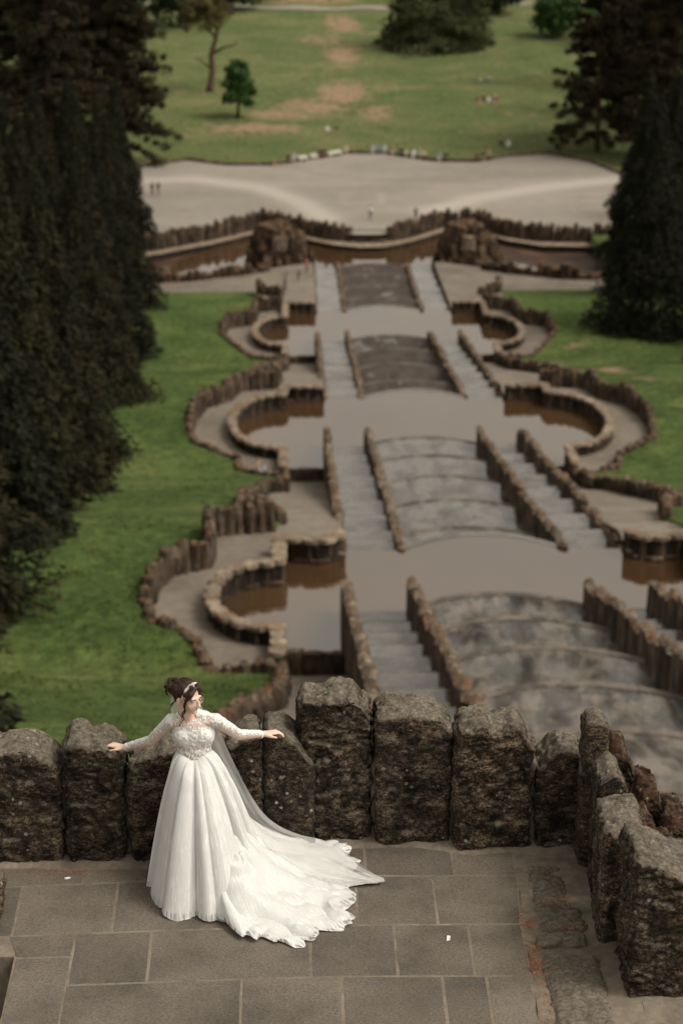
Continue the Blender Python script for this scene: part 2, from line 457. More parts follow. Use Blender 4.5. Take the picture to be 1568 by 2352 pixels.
for (k, Yc, a, b, rim, far) in BA:
    zw = ZW[k]
    rows = [(y, X0 - u_pool(y, Yc, a, b) - .1, X0 + u_pool(y, Yc, a, b) + .1, zw) for y in frange(rim, far, 40)]
    rows += [(y, X0 - 6.9, X0 + 6.9, zw) for y in (far + .001, LIP[k] - .3)]
    for q in frange(0, 1, 12): rows.append((LIP[k] - .29 + 2.0 * q, X0 - 4.0 * math.sqrt(max(0, 1 - q * .985)), X0 + 4.0 * math.sqrt(max(0, 1 - q * .985)), zw))
    strip('basin_water', rows, 'water', label=f'still brown water of the {ORD[k-1]} cascade basin')
    # overflow sill
    sill = thing('overflow_sill', f'curved stone overflow sill at the far edge of the {ORD[k-1]} basin', 'sill', (X0, LIP[k], zw), 'overflow sills of the basins')
    V, F = [], []
    for i in range(17):
        x = -3.95 + 7.9 * i / 16; y = -.15 + 2.0 * (1 - (x / 3.95) ** 2)
        V += [(x, y - .25, .015), (x, y + .25, .03), (x, y + .30, -2.5)]
    for i in range(16):
        for j in range(2): F.append((i * 3 + j, i * 3 + 3 + j, i * 3 + 4 + j, i * 3 + 1 + j))
    obj('curved_sill', mesh_from(V, F, False, [MT['lane']]), sill)
    for s in (-1, 1):
        sx = lambda u: X0 + s * u
        rnd = random.Random(k * 10 + s)
        # parapet line round the pool
        line = [(10.05, rim - 2.4), (10.05, Yc - a)]
        line += [(u_pool(Yc - a * math.cos(t), Yc, a, b), Yc - a * math.cos(t)) for t in frange(.12, math.pi - .12, 18)]
        line += [(10.05, Yc + a), (10.05, far)]
        if k == 1: line += [(9.4, far + .1), (8.2, far - .25), (7.35, far + .1), (6.95, far + .9)]
        else: line += [(8.5, far), (6.95, far)]
        par = thing('pool_parapet', f'arcaded stone parapet with pale cap curving round the {SIDE[s]} pool of the {ORD[k-1]} basin', 'parapet',
                    (sx(10), Yc, zw), 'parapets round the side pools')
        o = Vector(par.location)
        P3 = [(sx(u), y, zw - .4, zw + 1.05) for (u, y) in line]
        V, F = [], []
        for i, (x, y, z0, z1) in enumerate(P3):
            q = Vector(P3[min(i + 1, len(P3) - 1)][:2]) - Vector(P3[max(i - 1, 0)][:2]); n = Vector((-q.y, q.x)).normalized() * .16
            for (dx, z) in ((-1, z0), (-1, z1), (1, z1), (1, z0)): V.append((x + n.x * dx - o.x, y + n.y * dx - o.y, z - o.z))
        for i in range(len(P3) - 1):
            for j in range(4): F.append((i * 4 + j, i * 4 + (j + 1) % 4, i * 4 + 4 + (j + 1) % 4, i * 4 + 4 + j))
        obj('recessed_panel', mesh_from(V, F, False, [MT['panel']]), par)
        stone_row(par, [(x, y, zw - .3, zw + 1.05) for (x, y, _, _) in P3], .85, .46, 'wall_stone', 'block', 'pier', (.97, 1.0), (.28, .36), 0, rnd)
        stone_row(par, [(x, y, zw + .06, zw + .24) for (x, y, _, _) in P3], 1.1, .44, 'wall_stone', 'cap', 'ledge_stone', (.9, 1.0), (.93, .95), 0, rnd)
        stone_row(par, [(x, y, zw + 1.05, zw + 1.27) for (x, y, _, _) in P3], .85, .74, 'cap', 'cap', 'cap_stone', (.94, 1.06), (.9, .94), 0, rnd, .012)
        # path round the pool and behind its far wall
        zp = zw + .35
        y0 = rim - 3.1
        rows = [(y, sx(u_pool(y, Yc, a, b)), sx(u_in(y) + .2), zp) for y in frange(y0, far, 60)]
        ye = far + 3.0
        rows += [(y, sx(6.9), sx(u_in(y) + .2), zp) for y in frange(far + .001, ye, 12)]
        strip('path', rows, 'path', label=f'pale path curving behind the {SIDE[s]} pool parapet of the {ORD[k-1]} basin')
        # outer rough wall
        ys = [y for y, _ in UIN if y0 - .8 <= y <= far + 3.6]
        ys = sorted(set(ys + [y0 - .5]))
        pts = []
        pts += [(sx(u_in(y)), y, zp - .3, max(lawn(y) + .3, zp + .55 + 1.05 * sm(y, Yc - .5, Yc + 2.5))) for y in ys]
        rough_wall('rough_wall', f'wall of upright rough brown stones enclosing the {SIDE[s]} curved path of the {ORD[k-1]} basin', pts, .52, .66,
                   group='rough walls between path and lawn', rnd=rnd)
        # rim wall at the near end of the side pool
        stone_row(thing('low_pool_wall', f'low stone rim closing the near end of the {SIDE[s]} pool of the {ORD[k-1]} basin', 'wall', (sx(8.5), rim, zw - 1.5), 'rims of the side pools'),
                  [(sx(7.1), rim, zw - 1.6, zw + .28), (sx(9.9), rim, zw - 1.6, zw + .28)], .9, .5, 'wall_stone', 'block', 'stone', (.97, 1.02), (.95, 1), 0, rnd)
    # stairs from here down to the next pool, inside the outer wall
for (k0, ya, za, yb, zb) in ((0, 40, -15.2, 82.9, -31.4), (1, 97.2, ZW[1] + .35, 137.0, ZW[2] - .75), (2, 156.4, ZW[2] + .35, 190.3, ZW[3] - .55), (3, 209.6, ZW[3] + .35, 231.3, -50.35)):
    for s in (-1, 1):
        n = max(4, int((za - zb) / .24)); V, F = [], []
        nxt = {0: 80.1, 1: 134.2, 2: 187.5, 3: 219.0}[k0]
        for i in range(n):
            y0, y1 = ya + (yb - ya) * i / n, ya + (yb - ya) * (i + 1) / n
            z = za + (zb - za) * (i + .5) / n; d = (za - zb) / n
            u1 = u_in(y1) + .2 if y1 < nxt - .8 else 9.95
            b_ = len(V)
            for (y, zz) in ((y0, z), (y1, z), (y1, z - d)): V += [(X0 + s * 6.9, y, zz), (X0 + s * u1, y, zz)]
            F += [(b_, b_ + 1, b_ + 3, b_ + 2), (b_ + 2, b_ + 3, b_ + 5, b_ + 4)]
        nm = ['above the nearest basin', 'below the nearest basin', 'below the second basin', 'below the third basin'][k0]
        struct(obj('stair_path', mesh_from(V, F, False, [MT['path']])), f'pale stair path on the {SIDE[s]} of the cascade {nm}')
        rnd = random.Random(77 + k0 * 3 + s)
        ys = [y for y, _ in UIN if (y > ya + 1 and y < nxt - .5)] + [nxt - .4]
        pts = [(X0 + s * u_in(y), y, np.interp(y, [ya, yb], [za, zb]) - .4, max(lawn(y) + .5, np.interp(y, [ya, yb], [za, zb]) + 1.1)) for y in ys]
        if k0 < 3: pts += [(X0 + s * 9.9, yy, np.interp(yy, [ya, yb], [za, zb]) - .4, ZW[k0 + 1] + .75) for yy in (nxt + .3, yb - .3)]
        rough_wall('rough_wall', f'wall of upright rough brown stones beside the {SIDE[s]} stair path {nm}', pts, .55, .66, group='rough walls between path and lawn', rnd=rnd)

# ------------------------------------------------------------------ the far end: apron, pool, rock piers, walkway, plaza
def poly(name, pts, z, mat, label, attr=None):
    bm = bmesh.new(); vs_ = [bm.verts.new((X0 + u, y, z)) for u, y in pts]; bm.faces.new(vs_)
    bmesh.ops.triangulate(bm, faces=bm.faces[:])
    me = bpy.data.meshes.new('mesh'); bm.to_mesh(me); bm.free(); me.materials.append(MT[mat])
    return struct(obj(name, me), label)
for s in (-1, 1):
    poly('apron_paving', [(s * 6.9, 215.5), (s * 10.3, 215.5), (s * 12.7, 219.8), (s * 27, 219.0), (s * 27, 224.5), (s * 16, 227.5), (s * 10, 231.0), (s * 6.9, 232.5)][::s], -50.15, 'path',
         f'pale paving at the foot of the {SIDE[s]} lawn before the rocky pier')
wl_near = [(-27, 239.3), (-24.6, 240.7), (-18.1, 246.0), (-13.1, 251.5), (-8.6, 248.6), (-4.4, 244.6), (-1.3, 243.2), (1.5, 243.3), (5.0, 246.0), (9.3, 251.2), (13.6, 250.6), (16.5, 246.4), (20.6, 243.4), (27.7, 242.8), (31, 243)]
poly('pool_bed', [(-27, 224), (27, 224), (31, 243.2)] + [(u, y + .4) for u, y in wl_near[::-1]], -51.75, 'bed', 'brown bed of the farthest pool')
poly('basin_water', [(-24, 230), (-9, 231), (-7, 232.5), (7, 232.5), (9, 232), (14, 233), (16.5, 232.2), (18.5, 231), (19.5, 234), (15, 240), (14, 250)] + [(u, y + .3) for u, y in wl_near[11:1:-1]] + [(-23, 239)],
     -51.55, 'water', 'pale water of the farthest pool before the curved walkway')
rnd = random.Random(5)
wk = thing('curved_walkway', 'thin pale walkway curving in front of the far brown wall', 'walkway', (X0, 244, -51.0))
V, F = [], []
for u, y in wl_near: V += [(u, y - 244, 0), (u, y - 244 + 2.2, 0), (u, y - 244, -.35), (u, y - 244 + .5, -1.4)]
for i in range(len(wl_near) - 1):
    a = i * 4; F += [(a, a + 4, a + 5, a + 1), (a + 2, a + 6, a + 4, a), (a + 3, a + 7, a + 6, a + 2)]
obj('walkway_deck', mesh_from(V, F, False, [MT['cap'], MT['panel']], [0, 1, 1] * (len(wl_near) - 1)), wk)  # edge and underside coloured near-black, painting in the shadow beneath the deck
for s in (-1, 1):
    pts = [(u, y + 2.3) for u, y in wl_near]
    pts = [p for p in pts if p[0] * s > 1.2]
    pts = sorted(pts, key=lambda p: abs(p[0]))
    pts = [(s * 2.9, 246.4)] + [p for p in pts if abs(p[0]) > 3]
    rough_wall('curved_wall', f'tall curved wall of narrow brown stones behind the walkway on its {SIDE[s]} half', [(X0 + u, y, -51.1, -48.9 + .4 * math.exp(-((abs(u) - 11.5) / 2.5) ** 2)) for u, y in pts],
               .55, .8, 'wall_stone', group='far curved walls', rnd=rnd, hv=(.82, 1.12))
    gp = tag(obj('gate_post', stone_mesh('block', 'wall_stone', 2), None, (X0 + s * 2.45, 246.6, -51.0), None, (.9, .9, 1.7)),
        f'squat dark gate post {SIDE[s]} of the steps up to the plaza', 'post', 'posts beside the plaza steps')
    # low ragged wall in front of the pool
    lw = [(26.5, 225.6), (23.7, 224.0), (20.5, 224.6), (15.2, 227.0), (12, 229.0)]
    rough_wall('ragged_wall', f'low ragged stone wall at the edge of the {SIDE[s]} apron paving', [(X0 + s * u, y, -50.7, -48.9 - .25 * math.sin(i * 2.1)) for i, (u, y) in enumerate(lw)], .75, .9,
               'pier_rock', group='low walls before the far pool', rnd=rnd, hv=(.6, 1.2))
    # rocky pier: a heap of upright boulders, narrowing to its top
    pr = thing('rock_pier', f'tall mossy rock pier with a pale niche on the {SIDE[s]} of the farthest basin', 'rock', (X0 + s * 10.8, 234.5, -51.8), 'rock piers of the far basin')
    for lay, (rx, ry, zb, h, n) in enumerate(((3.9, 3.0, 0, 2.9, 20), (3.2, 2.6, 1.6, 2.6, 18), (2.5, 2.1, 3.1, 2.2, 14), (1.5, 1.4, 4.4, 1.5, 9), (.6, .6, 5.2, 1.2, 4))):
        for i in range(n):
            t = 2 * math.pi * i / n + rnd.uniform(-.1, .1); rr_ = rnd.uniform(.86, 1.05)
            obj('boulder', stone_mesh('rock', 'pier_rock', rnd.randrange(7)), pr, (rx * rr_ * math.cos(t) * .9, ry * rr_ * math.sin(t) * .9, zb - .2),
                (rnd.uniform(-.12, .12), rnd.uniform(-.12, .12), rnd.uniform(0, 6)), (1.35 * rnd.uniform(.8, 1.3), 1.2, h * rnd.uniform(.8, 1.1)))
    obj('core', mesh_from(*ring_stone(11, 9, 4, .3, .3), False, [MT['pier_rock']]), pr, (0, 0, 0), None, (6.4, 5.0, 5.8))
    obj('niche', mesh_from(*ring_stone(12, 8, 3, .9, .1), False, [MT['cap']]), pr, (-s * .1, -2.45, 3.15), (.15, 0, 0), (1.5, .5, 1.7))
    for i in range(9):
        t = i / 8
        obj('boulder', stone_mesh('rock', 'pier_rock', i % 7), pr, (-s * (3.2 + rnd.uniform(-.3, .3)), -2.5 + 4.5 * t, -.2), (0, 0, rnd.uniform(0, 6)), (1.1, 1.1, 1.4 + rnd.random()))
st = thing('plaza_steps', 'short flight of pale stone steps from the walkway up to the plaza', 'steps', (X0, 246.2, -51.0))
for i in range(4):
    V, F = slab(-.5 + i * .45, .45 + i * .45, -2.1, 2.1, .15 * (i + 1), .2, 0, 1, 0)
    V = [(x, y, z) for x, y, z in V]
    bx = [(-2.1, i * .45, 0), (2.1, i * .45, 0), (2.1, i * .45 + .5, 0), (-2.1, i * .45 + .5, 0)]
    z = .25 * (i + 1)
    Vb = bx + [(x, y, z) for x, y, _ in bx]
    obj('step', mesh_from(Vb, [(0, 1, 2, 3), (4, 5, 6, 7), (0, 1, 5, 4), (1, 2, 6, 5), (2, 3, 7, 6), (3, 0, 4, 7)], False, [MT['cap']]), st)

PL_FAR = [(-36, 279), (-29.9, 286.2), (-23.8, 290.9), (-18.2, 287.2), (-12.2, 287.0), (-9.8, 288.5), (-1.2, 295.0), (3.8, 295.0), (10.8, 289.2), (16.2, 288.7), (21.5, 292.6), (27.3, 294.5), (32.6, 287.6), (35.5, 279)]
def build_plaza():
    # fan of columns so that the worn pale tracks can follow the ground
    near = [(u, y + 2.2) for u, y in wl_near]
    NX, NY = 74, 40
    us = frange(-37, 35.6, NX); V, F, tr = [], [], []
    tracks = [[(-33, 277), (-22, 278), (-13, 272), (-8, 263), (-5, 254)], [(8, 258), (14, 265), (24, 272), (36, 277)]]
    rect = [(-2.3, 262.5), (2.3, 262.5), (2.3, 268.5), (-2.3, 268.5), (-2.3, 262.5)]
    def dseg(p, a, b):
        p, a, b = Vector(p), Vector(a), Vector(b); d = b - a
        t = max(0, min(1, (p - a).dot(d) / d.length_squared)); return (p - a - d * t).length
    for i, u in enumerate(us):
        y0 = float(np.interp(u, [p[0] for p in near], [p[1] for p in near])); y1 = float(np.interp(u, [p[0] for p in PL_FAR], [p[1] for p in PL_FAR]))
        for j in range(NY + 1):
            y = y0 + (y1 - y0) * j / NY
            V.append((X0 + u, y, -50.0))
            d = min(dseg((u, y), a, b) for t in tracks for a, b in zip(t[:-1], t[1:]))
            d2 = min(dseg((u, y), a, b) for a, b in zip(rect[:-1], rect[1:]))
            tr.append(min(1, .85 * math.exp(-(d / 2.1) ** 2) + .35 * math.exp(-(d2 / .45) ** 2)))
    for i in range(NX):
        for j in range(NY):
            a = i * (NY + 1) + j; F.append((a, a + NY + 1, a + NY + 2, a + 1))
    me = mesh_from(V, F, False, [MT['plaza']]); at = me.attributes.new('track', 'FLOAT', 'POINT'); at.data.foreach_set('value', tr)
    struct(obj('plaza', me), 'wide pale gravel plaza beyond the cascade')
build_plaza()
kb = thing('plaza_kerb', 'low dark stone kerb waving along the far edge of the plaza', 'kerb', (X0, 290, -50.1))
stone_row(kb, [(X0 + u, y + .15, -50.15, -49.62) for u, y in PL_FAR], .8, .6, 'edge_rock', 'block', 'stone', (.8, 1.15), (.9, 1), .03, rnd)
V, F = [], []
for i, u in enumerate(frange(-60, 70, 60)):
    y = 441 + .0015 * (u - 2) ** 2
    for d in (0, 1.1, 2.2, 3.3): V.append((X0 + u, y + d, ground_z(u, y + d) + .16))
for i in range(60):
    for j in range(3): F.append((i * 4 + j, i * 4 + 4 + j, i * 4 + 5 + j, i * 4 + 1 + j))
struct(obj('gravel_path', mesh_from(V, F, True, [MT['plaza']])), 'pale gravel path crossing the top of the meadow')
# ------------------------------------------------------------------ vectorised noise for close-up surfaces
_tab = np.random.RandomState(3).rand(256, 256)
def vnoise(P, seed=0):
    P = np.asarray(P, float); i = np.floor(P).astype(int); f = P - i; f = f * f * f * (f * (f * 6 - 15) + 10)
    def h(a, b, c): return _tab[(a * 73 + c * 151 + seed * 17) & 255, (b * 57 + c * 31 + seed * 91) & 255]
    x, y, z = i.T; u, v, w = f.T
    l = lambda a, b, t: a + (b - a) * t
    return l(l(l(h(x, y, z), h(x+1, y, z), u), l(h(x, y+1, z), h(x+1, y+1, z), u), v),
             l(l(h(x, y, z+1), h(x+1, y, z+1), u), l(h(x, y+1, z+1), h(x+1, y+1, z+1), u), v), w) * 2 - 1
def fbm(P, freq, octs=4, gain=.5, seed=0):
    P = np.asarray(P, float) * freq; a, t = 1, 0
    for o in range(octs):
        t = t + a * vnoise(P + o * 19.7, seed + o); a *= gain; P = P * 2.03
    return t

M = NM('weathered_tuff')
sx_ = M.mapping(M.pos(), (1, 1, 2.0))
n1 = M.noise(26, 8, .68, vec=sx_)
n2 = M.noise(75, 5, .7, vec=sx_)
nm_ = M.mix(n1, n2, .5)
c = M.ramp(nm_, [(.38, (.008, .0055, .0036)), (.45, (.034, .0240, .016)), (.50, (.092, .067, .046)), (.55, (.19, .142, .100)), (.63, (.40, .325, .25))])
c = M.mix(c, M.ramp(M.noise(3.3, 5, .6), [(.3, .42), (.5, .88), (.72, 1.5)]), 1, 'MULTIPLY')
c = M.mix(c, M.ramp(M.noise(7.5, 5, .65, vec=M.mapping(M.pos(), (1, 1, .8), (0, 0, 0), (3, 7, 2))), [(.36, .22), (.5, .95), (.66, 1.5)]), 1, 'MULTIPLY')
c = M.mix(c, M.ramp(M.rand(), [(0, (.62, .62, .63)), (.5, (.86, .85, .84)), (1, (1.15, 1.10, 1.04))]), 1, 'MULTIPLY')
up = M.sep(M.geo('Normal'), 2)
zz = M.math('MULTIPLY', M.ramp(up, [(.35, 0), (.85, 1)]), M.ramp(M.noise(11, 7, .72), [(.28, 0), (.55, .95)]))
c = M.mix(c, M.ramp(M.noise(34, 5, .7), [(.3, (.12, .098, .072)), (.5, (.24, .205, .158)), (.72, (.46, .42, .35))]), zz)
sp = M.math('MULTIPLY', M.ramp(M.voro(13, rnd=1), [(.13, 1), (.20, 0)]), M.ramp(M.noise(2.6, 3), [(.52, 0), (.6, 1)]))
sp = M.math('MULTIPLY', sp, M.ramp(M.noise(70, 3), [(.35, .2), (.55, 1)]))
c = M.mix(c, (.52, .49, .43), sp)
mo = M.math('MULTIPLY', M.ramp(M.noise(2.1, 4, vec=M.mapping(M.pos(), (1, 1, 1), (0, 0, 0), (5, 3, 1))), [(.55, 0), (.70, .55)]), M.ramp(M.noise(18, 4), [(.4, 0), (.6, 1)]))
c = M.mix(c, (.085, .062, .026), mo)
M.set(Base_Color=c, Roughness=.95); M.set(**{'Specular IOR Level': .25})
M.bump(nm_, 1.0, .045); M.bump(M.noise(170, 4, .7), .8, .012)
MT['tuff'] = M.m

M = NM('moss_covered_rock')
c = M.ramp(M.noise(20, 7, .68), [(.34, (.010, .007, .005)), (.46, (.042, .028, .019)), (.55, (.095, .066, .045)), (.68, (.22, .17, .125))])
mk = M.math('MULTIPLY', M.ramp(M.sep(M.geo('Normal'), 2), [(-.1, 0), (.6, 1)]), M.ramp(M.noise(5, 5), [(.35, 0), (.55, .9)]))
c = M.mix(c, M.ramp(M.noise(40, 4), [(.3, (.030, .012, .007)), (.6, (.085, .036, .018)), (.8, (.17, .075, .04))]), M.math('MULTIPLY', mk, .75))
lk = M.ramp(M.noise(9, 7, .75), [(.56, 0), (.66, .8)])
c = M.mix(c, (.34, .30, .25), lk)
M.set(Base_Color=c, Roughness=.95); M.set(**{'Specular IOR Level': .2})
M.bump(M.noise(38, 6, .7), 1.0, .03); M.bump(M.noise(120, 4), .7, .012)
MT['mossrock'] = M.m

M = NM('basalt_slab')
p = M.mapping(M.pos(), (1, 1.9, 1), (0, 0, .12))
pit = M.mix(M.noise(42, 6, .72, vec=p), M.noise(95, 4, .7, vec=p), .5)
c = M.ramp(pit, [(.36, (.029, .024, .019)), (.45, (.110, .093, .075)), (.54, (.147, .126, .102)), (.66, (.21, .184, .152))])
c = M.mix(c, M.ramp(M.noise(1.7, 6, .62), [(.3, .62), (.5, 1.0), (.7, 1.28)]), 1, 'MULTIPLY')
c = M.mix(c, M.ramp(M.rand(), [(0, (.80, .795, .79)), (1, (1.16, 1.14, 1.11))]), 1, 'MULTIPLY')
spk = M.ramp(M.noise(150, 2), [(.68, 0), (.74, .6)])
c = M.mix(c, (.32, .28, .23), spk)
M.set(Base_Color=c, Roughness=.88); M.set(**{'Specular IOR Level': .3})
M.bump(pit, .75, .010); M.bump(M.noise(160, 3), .4, .004)
MT['slab'] = M.m

M = NM('mortar')
c = M.ramp(M.noise(14, 6, .7), [(.3, (.135, .110, .082)), (.55, (.20, .165, .126)), (.75, (.27, .23, .18))])
c = M.mix(c, M.ramp(M.noise(2.5, 5), [(.3, .6), (.7, 1.2)]), 1, 'MULTIPLY')
M.set(Base_Color=c, Roughness=.95); M.bump(M.noise(90, 4), .5, .006)
MT['mortar'] = M.m
M = NM('worn_bedrock')
st = M.mapping(M.pos(), (1, 2.6, 1), (0, 0, -.35))
c = M.ramp(M.noise(16, 8, .7, vec=st), [(.30, (.060, .048, .036)), (.46, (.112, .092, .070)), (.58, (.155, .130, .101)), (.74, (.22, .19, .152))])
c = M.mix(c, M.ramp(M.noise(60, 4, .7), [(.3, .6), (.7, 1.4)]), 1, 'MULTIPLY')
M.set(Base_Color=c, Roughness=.92); M.bump(M.noise(30, 6, .7, vec=st), .7, .014)
MT['bedrock'] = M.m
MT['litter'] = plain('rusty_needles', (.34, .115, .035), .9, .5, 30)
MT['paper'] = plain('white_paper', (.72, .70, .66), .8, .05, 20)

# ------------------------------------------------------------------ terrace floor
def box_mesh(x0, x1, y0, y1, z0, z1, mats):
    V = [(x0, y0, z0), (x1, y0, z0), (x1, y1, z0), (x0, y1, z0), (x0, y0, z1), (x1, y0, z1), (x1, y1, z1), (x0, y1, z1)]
    return mesh_from(V, [(3, 2, 1, 0), (4, 5, 6, 7), (0, 1, 5, 4), (1, 2, 6, 5), (2, 3, 7, 6), (3, 0, 4, 7)], False, mats)
bedV = [(-1.93, 6.0), (2.3, 6.0), (2.6, 13.9), (-6.0, 13.9), (-6.0, 12.285), (-1.93, 12.285)]
bm = bmesh.new(); f = bm.faces.new([bm.verts.new((x, y, .0012)) for x, y in bedV])
r = bmesh.ops.extrude_face_region(bm, geom=[f]); 
for v in [e for e in r['geom'] if isinstance(e, bmesh.types.BMVert)]: v.co.z = -.9
bmesh.ops.recalc_face_normals(bm, faces=bm.faces[:])
me = bpy.data.meshes.new('mesh'); bm.to_mesh(me); bm.free(); me.materials.append(MT['mortar'])
pave = struct(obj('terrace_pavement', me), 'grey-brown stone slab pavement of the terrace with pale mortar joints')
struct(obj('stairwell_floor', box_mesh(-6, -1.94, 6, 12.28, -1.25, -1.15, [MT['slab']])), 'dark sunken stair landing left of the terrace')
struct(obj('terrace_wall', box_mesh(-9, 3.6, 13.62, 14.25, -10, -.05, [MT['wall_stone']])), 'retaining wall carrying the terrace')
struct(obj('terrace_shoulder', box_mesh(2.25, 3.6, 6, 13.61, -10, .03, [MT['mortar']])), 'rubble shoulder outside the right end of the terrace')

def yA(x): return float(np.interp(x, [-2.6, -2.15, -1.06, -.14, .5, 1.6], [13.15, 13.193, 13.257, 13.296, 13.29, 13.27]))
def yB(x): return float(np.interp(x, [-2.6, -1.97, -.47, .46, 1.6], [12.51, 12.54, 12.616, 12.63, 12.615]))
def yC(x): return float(np.interp(x, [-2.6, -1.54, -.39, .3, .42, 1.6], [11.88, 11.932, 11.976, 11.996, 11.992, 11.973]))
yD = lambda x: yC(x) - .655
yE = lambda x: yD(x) - .64
yF = lambda x: yE(x) - .66
yG = lambda x: yF(x) - .64
yW = lambda x: float(np.interp(x, [-6, -2.2, -1.25, -.9, -.27, .12, .56, 1.16, 1.45, 2.1], [13.53, 13.53, 13.49, 13.49, 13.66, 13.75, 13.79, 13.69, 13.63, 13.66]))
rx = lambda y: float(np.interp(y, [10, 11.42, 11.98, 12.61, 13.27], [1.54, 1.54, 1.562, 1.56, 1.60]))
ROWS = [(yA, yW, [-3.4, -2.85, -2.19, -1.55, -.58, -.05, .50, 1.147, None]),
        (yB, yA, [-3.3, -2.7, -1.98, -1.292, -.14, .42, .982, None]),
        (yC, yB, [-1.54, -1.012, .087, .67, 1.186, None]),
        (yD, yC, [-1.548, -.377, .29, .964, 1.26, None]),
        (yE, yD, [-1.93, -1.1, -.2, .55, 1.1, None]),
        (yF, yE, [-1.93, -1.4, -.55, .1, .9, None]),
        (yG, yF, [-1.93, -.9, -.3, .45, 1.2, None])]
rnd = random.Random(21)
def slab_obj(c4, h=.0):
    """paving slab from its four corners (counter-clockwise), edges slightly chipped"""
    c = sum((Vector((x, y, 0)) for x, y in c4), Vector()) / 4
    ins = .0065
    n = 7
    def edge(a, b):
        a, b = Vector(a), Vector(b); return [a.lerp(b, i / n) for i in range(n)]
    loop = []
    for i in range(4): loop += edge(c4[i], c4[(i + 1) % 4])
    ctr = Vector((c.x, c.y))
    sc = lambda p, d: p + (ctr - p).normalized() * 0 if d == 0 else p
    def inset(p, d):
        # move in along both axes
        return Vector((p.x + (d if p.x < ctr.x else -d) * min(1, abs(p.x - ctr.x) / .08), p.y + (d if p.y < ctr.y else -d) * min(1, abs(p.y - ctr.y) / .08)))
    V = []; N = len(loop)
    o1 = [inset(p, ins + rnd.uniform(-.0025, .003)) for p in loop]; o2 = [inset(p, ins + .006 + rnd.uniform(-.001, .004)) for p in loop]
    for p in o1: V.append((p.x - c.x, p.y - c.y, -.03))
    for p in o1: V.append((p.x - c.x, p.y - c.y, -.001 + h))
    for p in o2: V.append((p.x - c.x, p.y - c.y, .002 + h))
    F = []
    for i in range(N):
        j = (i + 1) % N
        F += [(i, j, N + j, N + i), (N + i, N + j, 2 * N + j, 2 * N + i)]
    F.append(tuple(range(2 * N, 3 * N)))
    return obj('paving_slab', mesh_from(V, F, False, [MT['slab']]), pave, (c.x, c.y, 0))
for y0, y1, xs in ROWS:
    for a, b in zip(xs[:-1], xs[1:]):
        bl = b if b is not None else rx(y0(1.5)); bh = b if b is not None else rx(y1(1.5))
        slab_obj([(a, y0(a)), (bl, y0(bl)), (bh, y1(bh)), (a, y1(a))], rnd.uniform(0, .0015))
slab_obj([(-1.925, yB(-1.9) - .275), (-1.54, yB(-1.54) - .285), (-1.54, yB(-1.54)), (-2.0, yB(-2))], .002)
slab_obj([(-1.93, 11.28), (-1.548, 11.28), (-1.54, yB(-1.54) - .285), (-1.925, yB(-1.9) - .275)], .001)

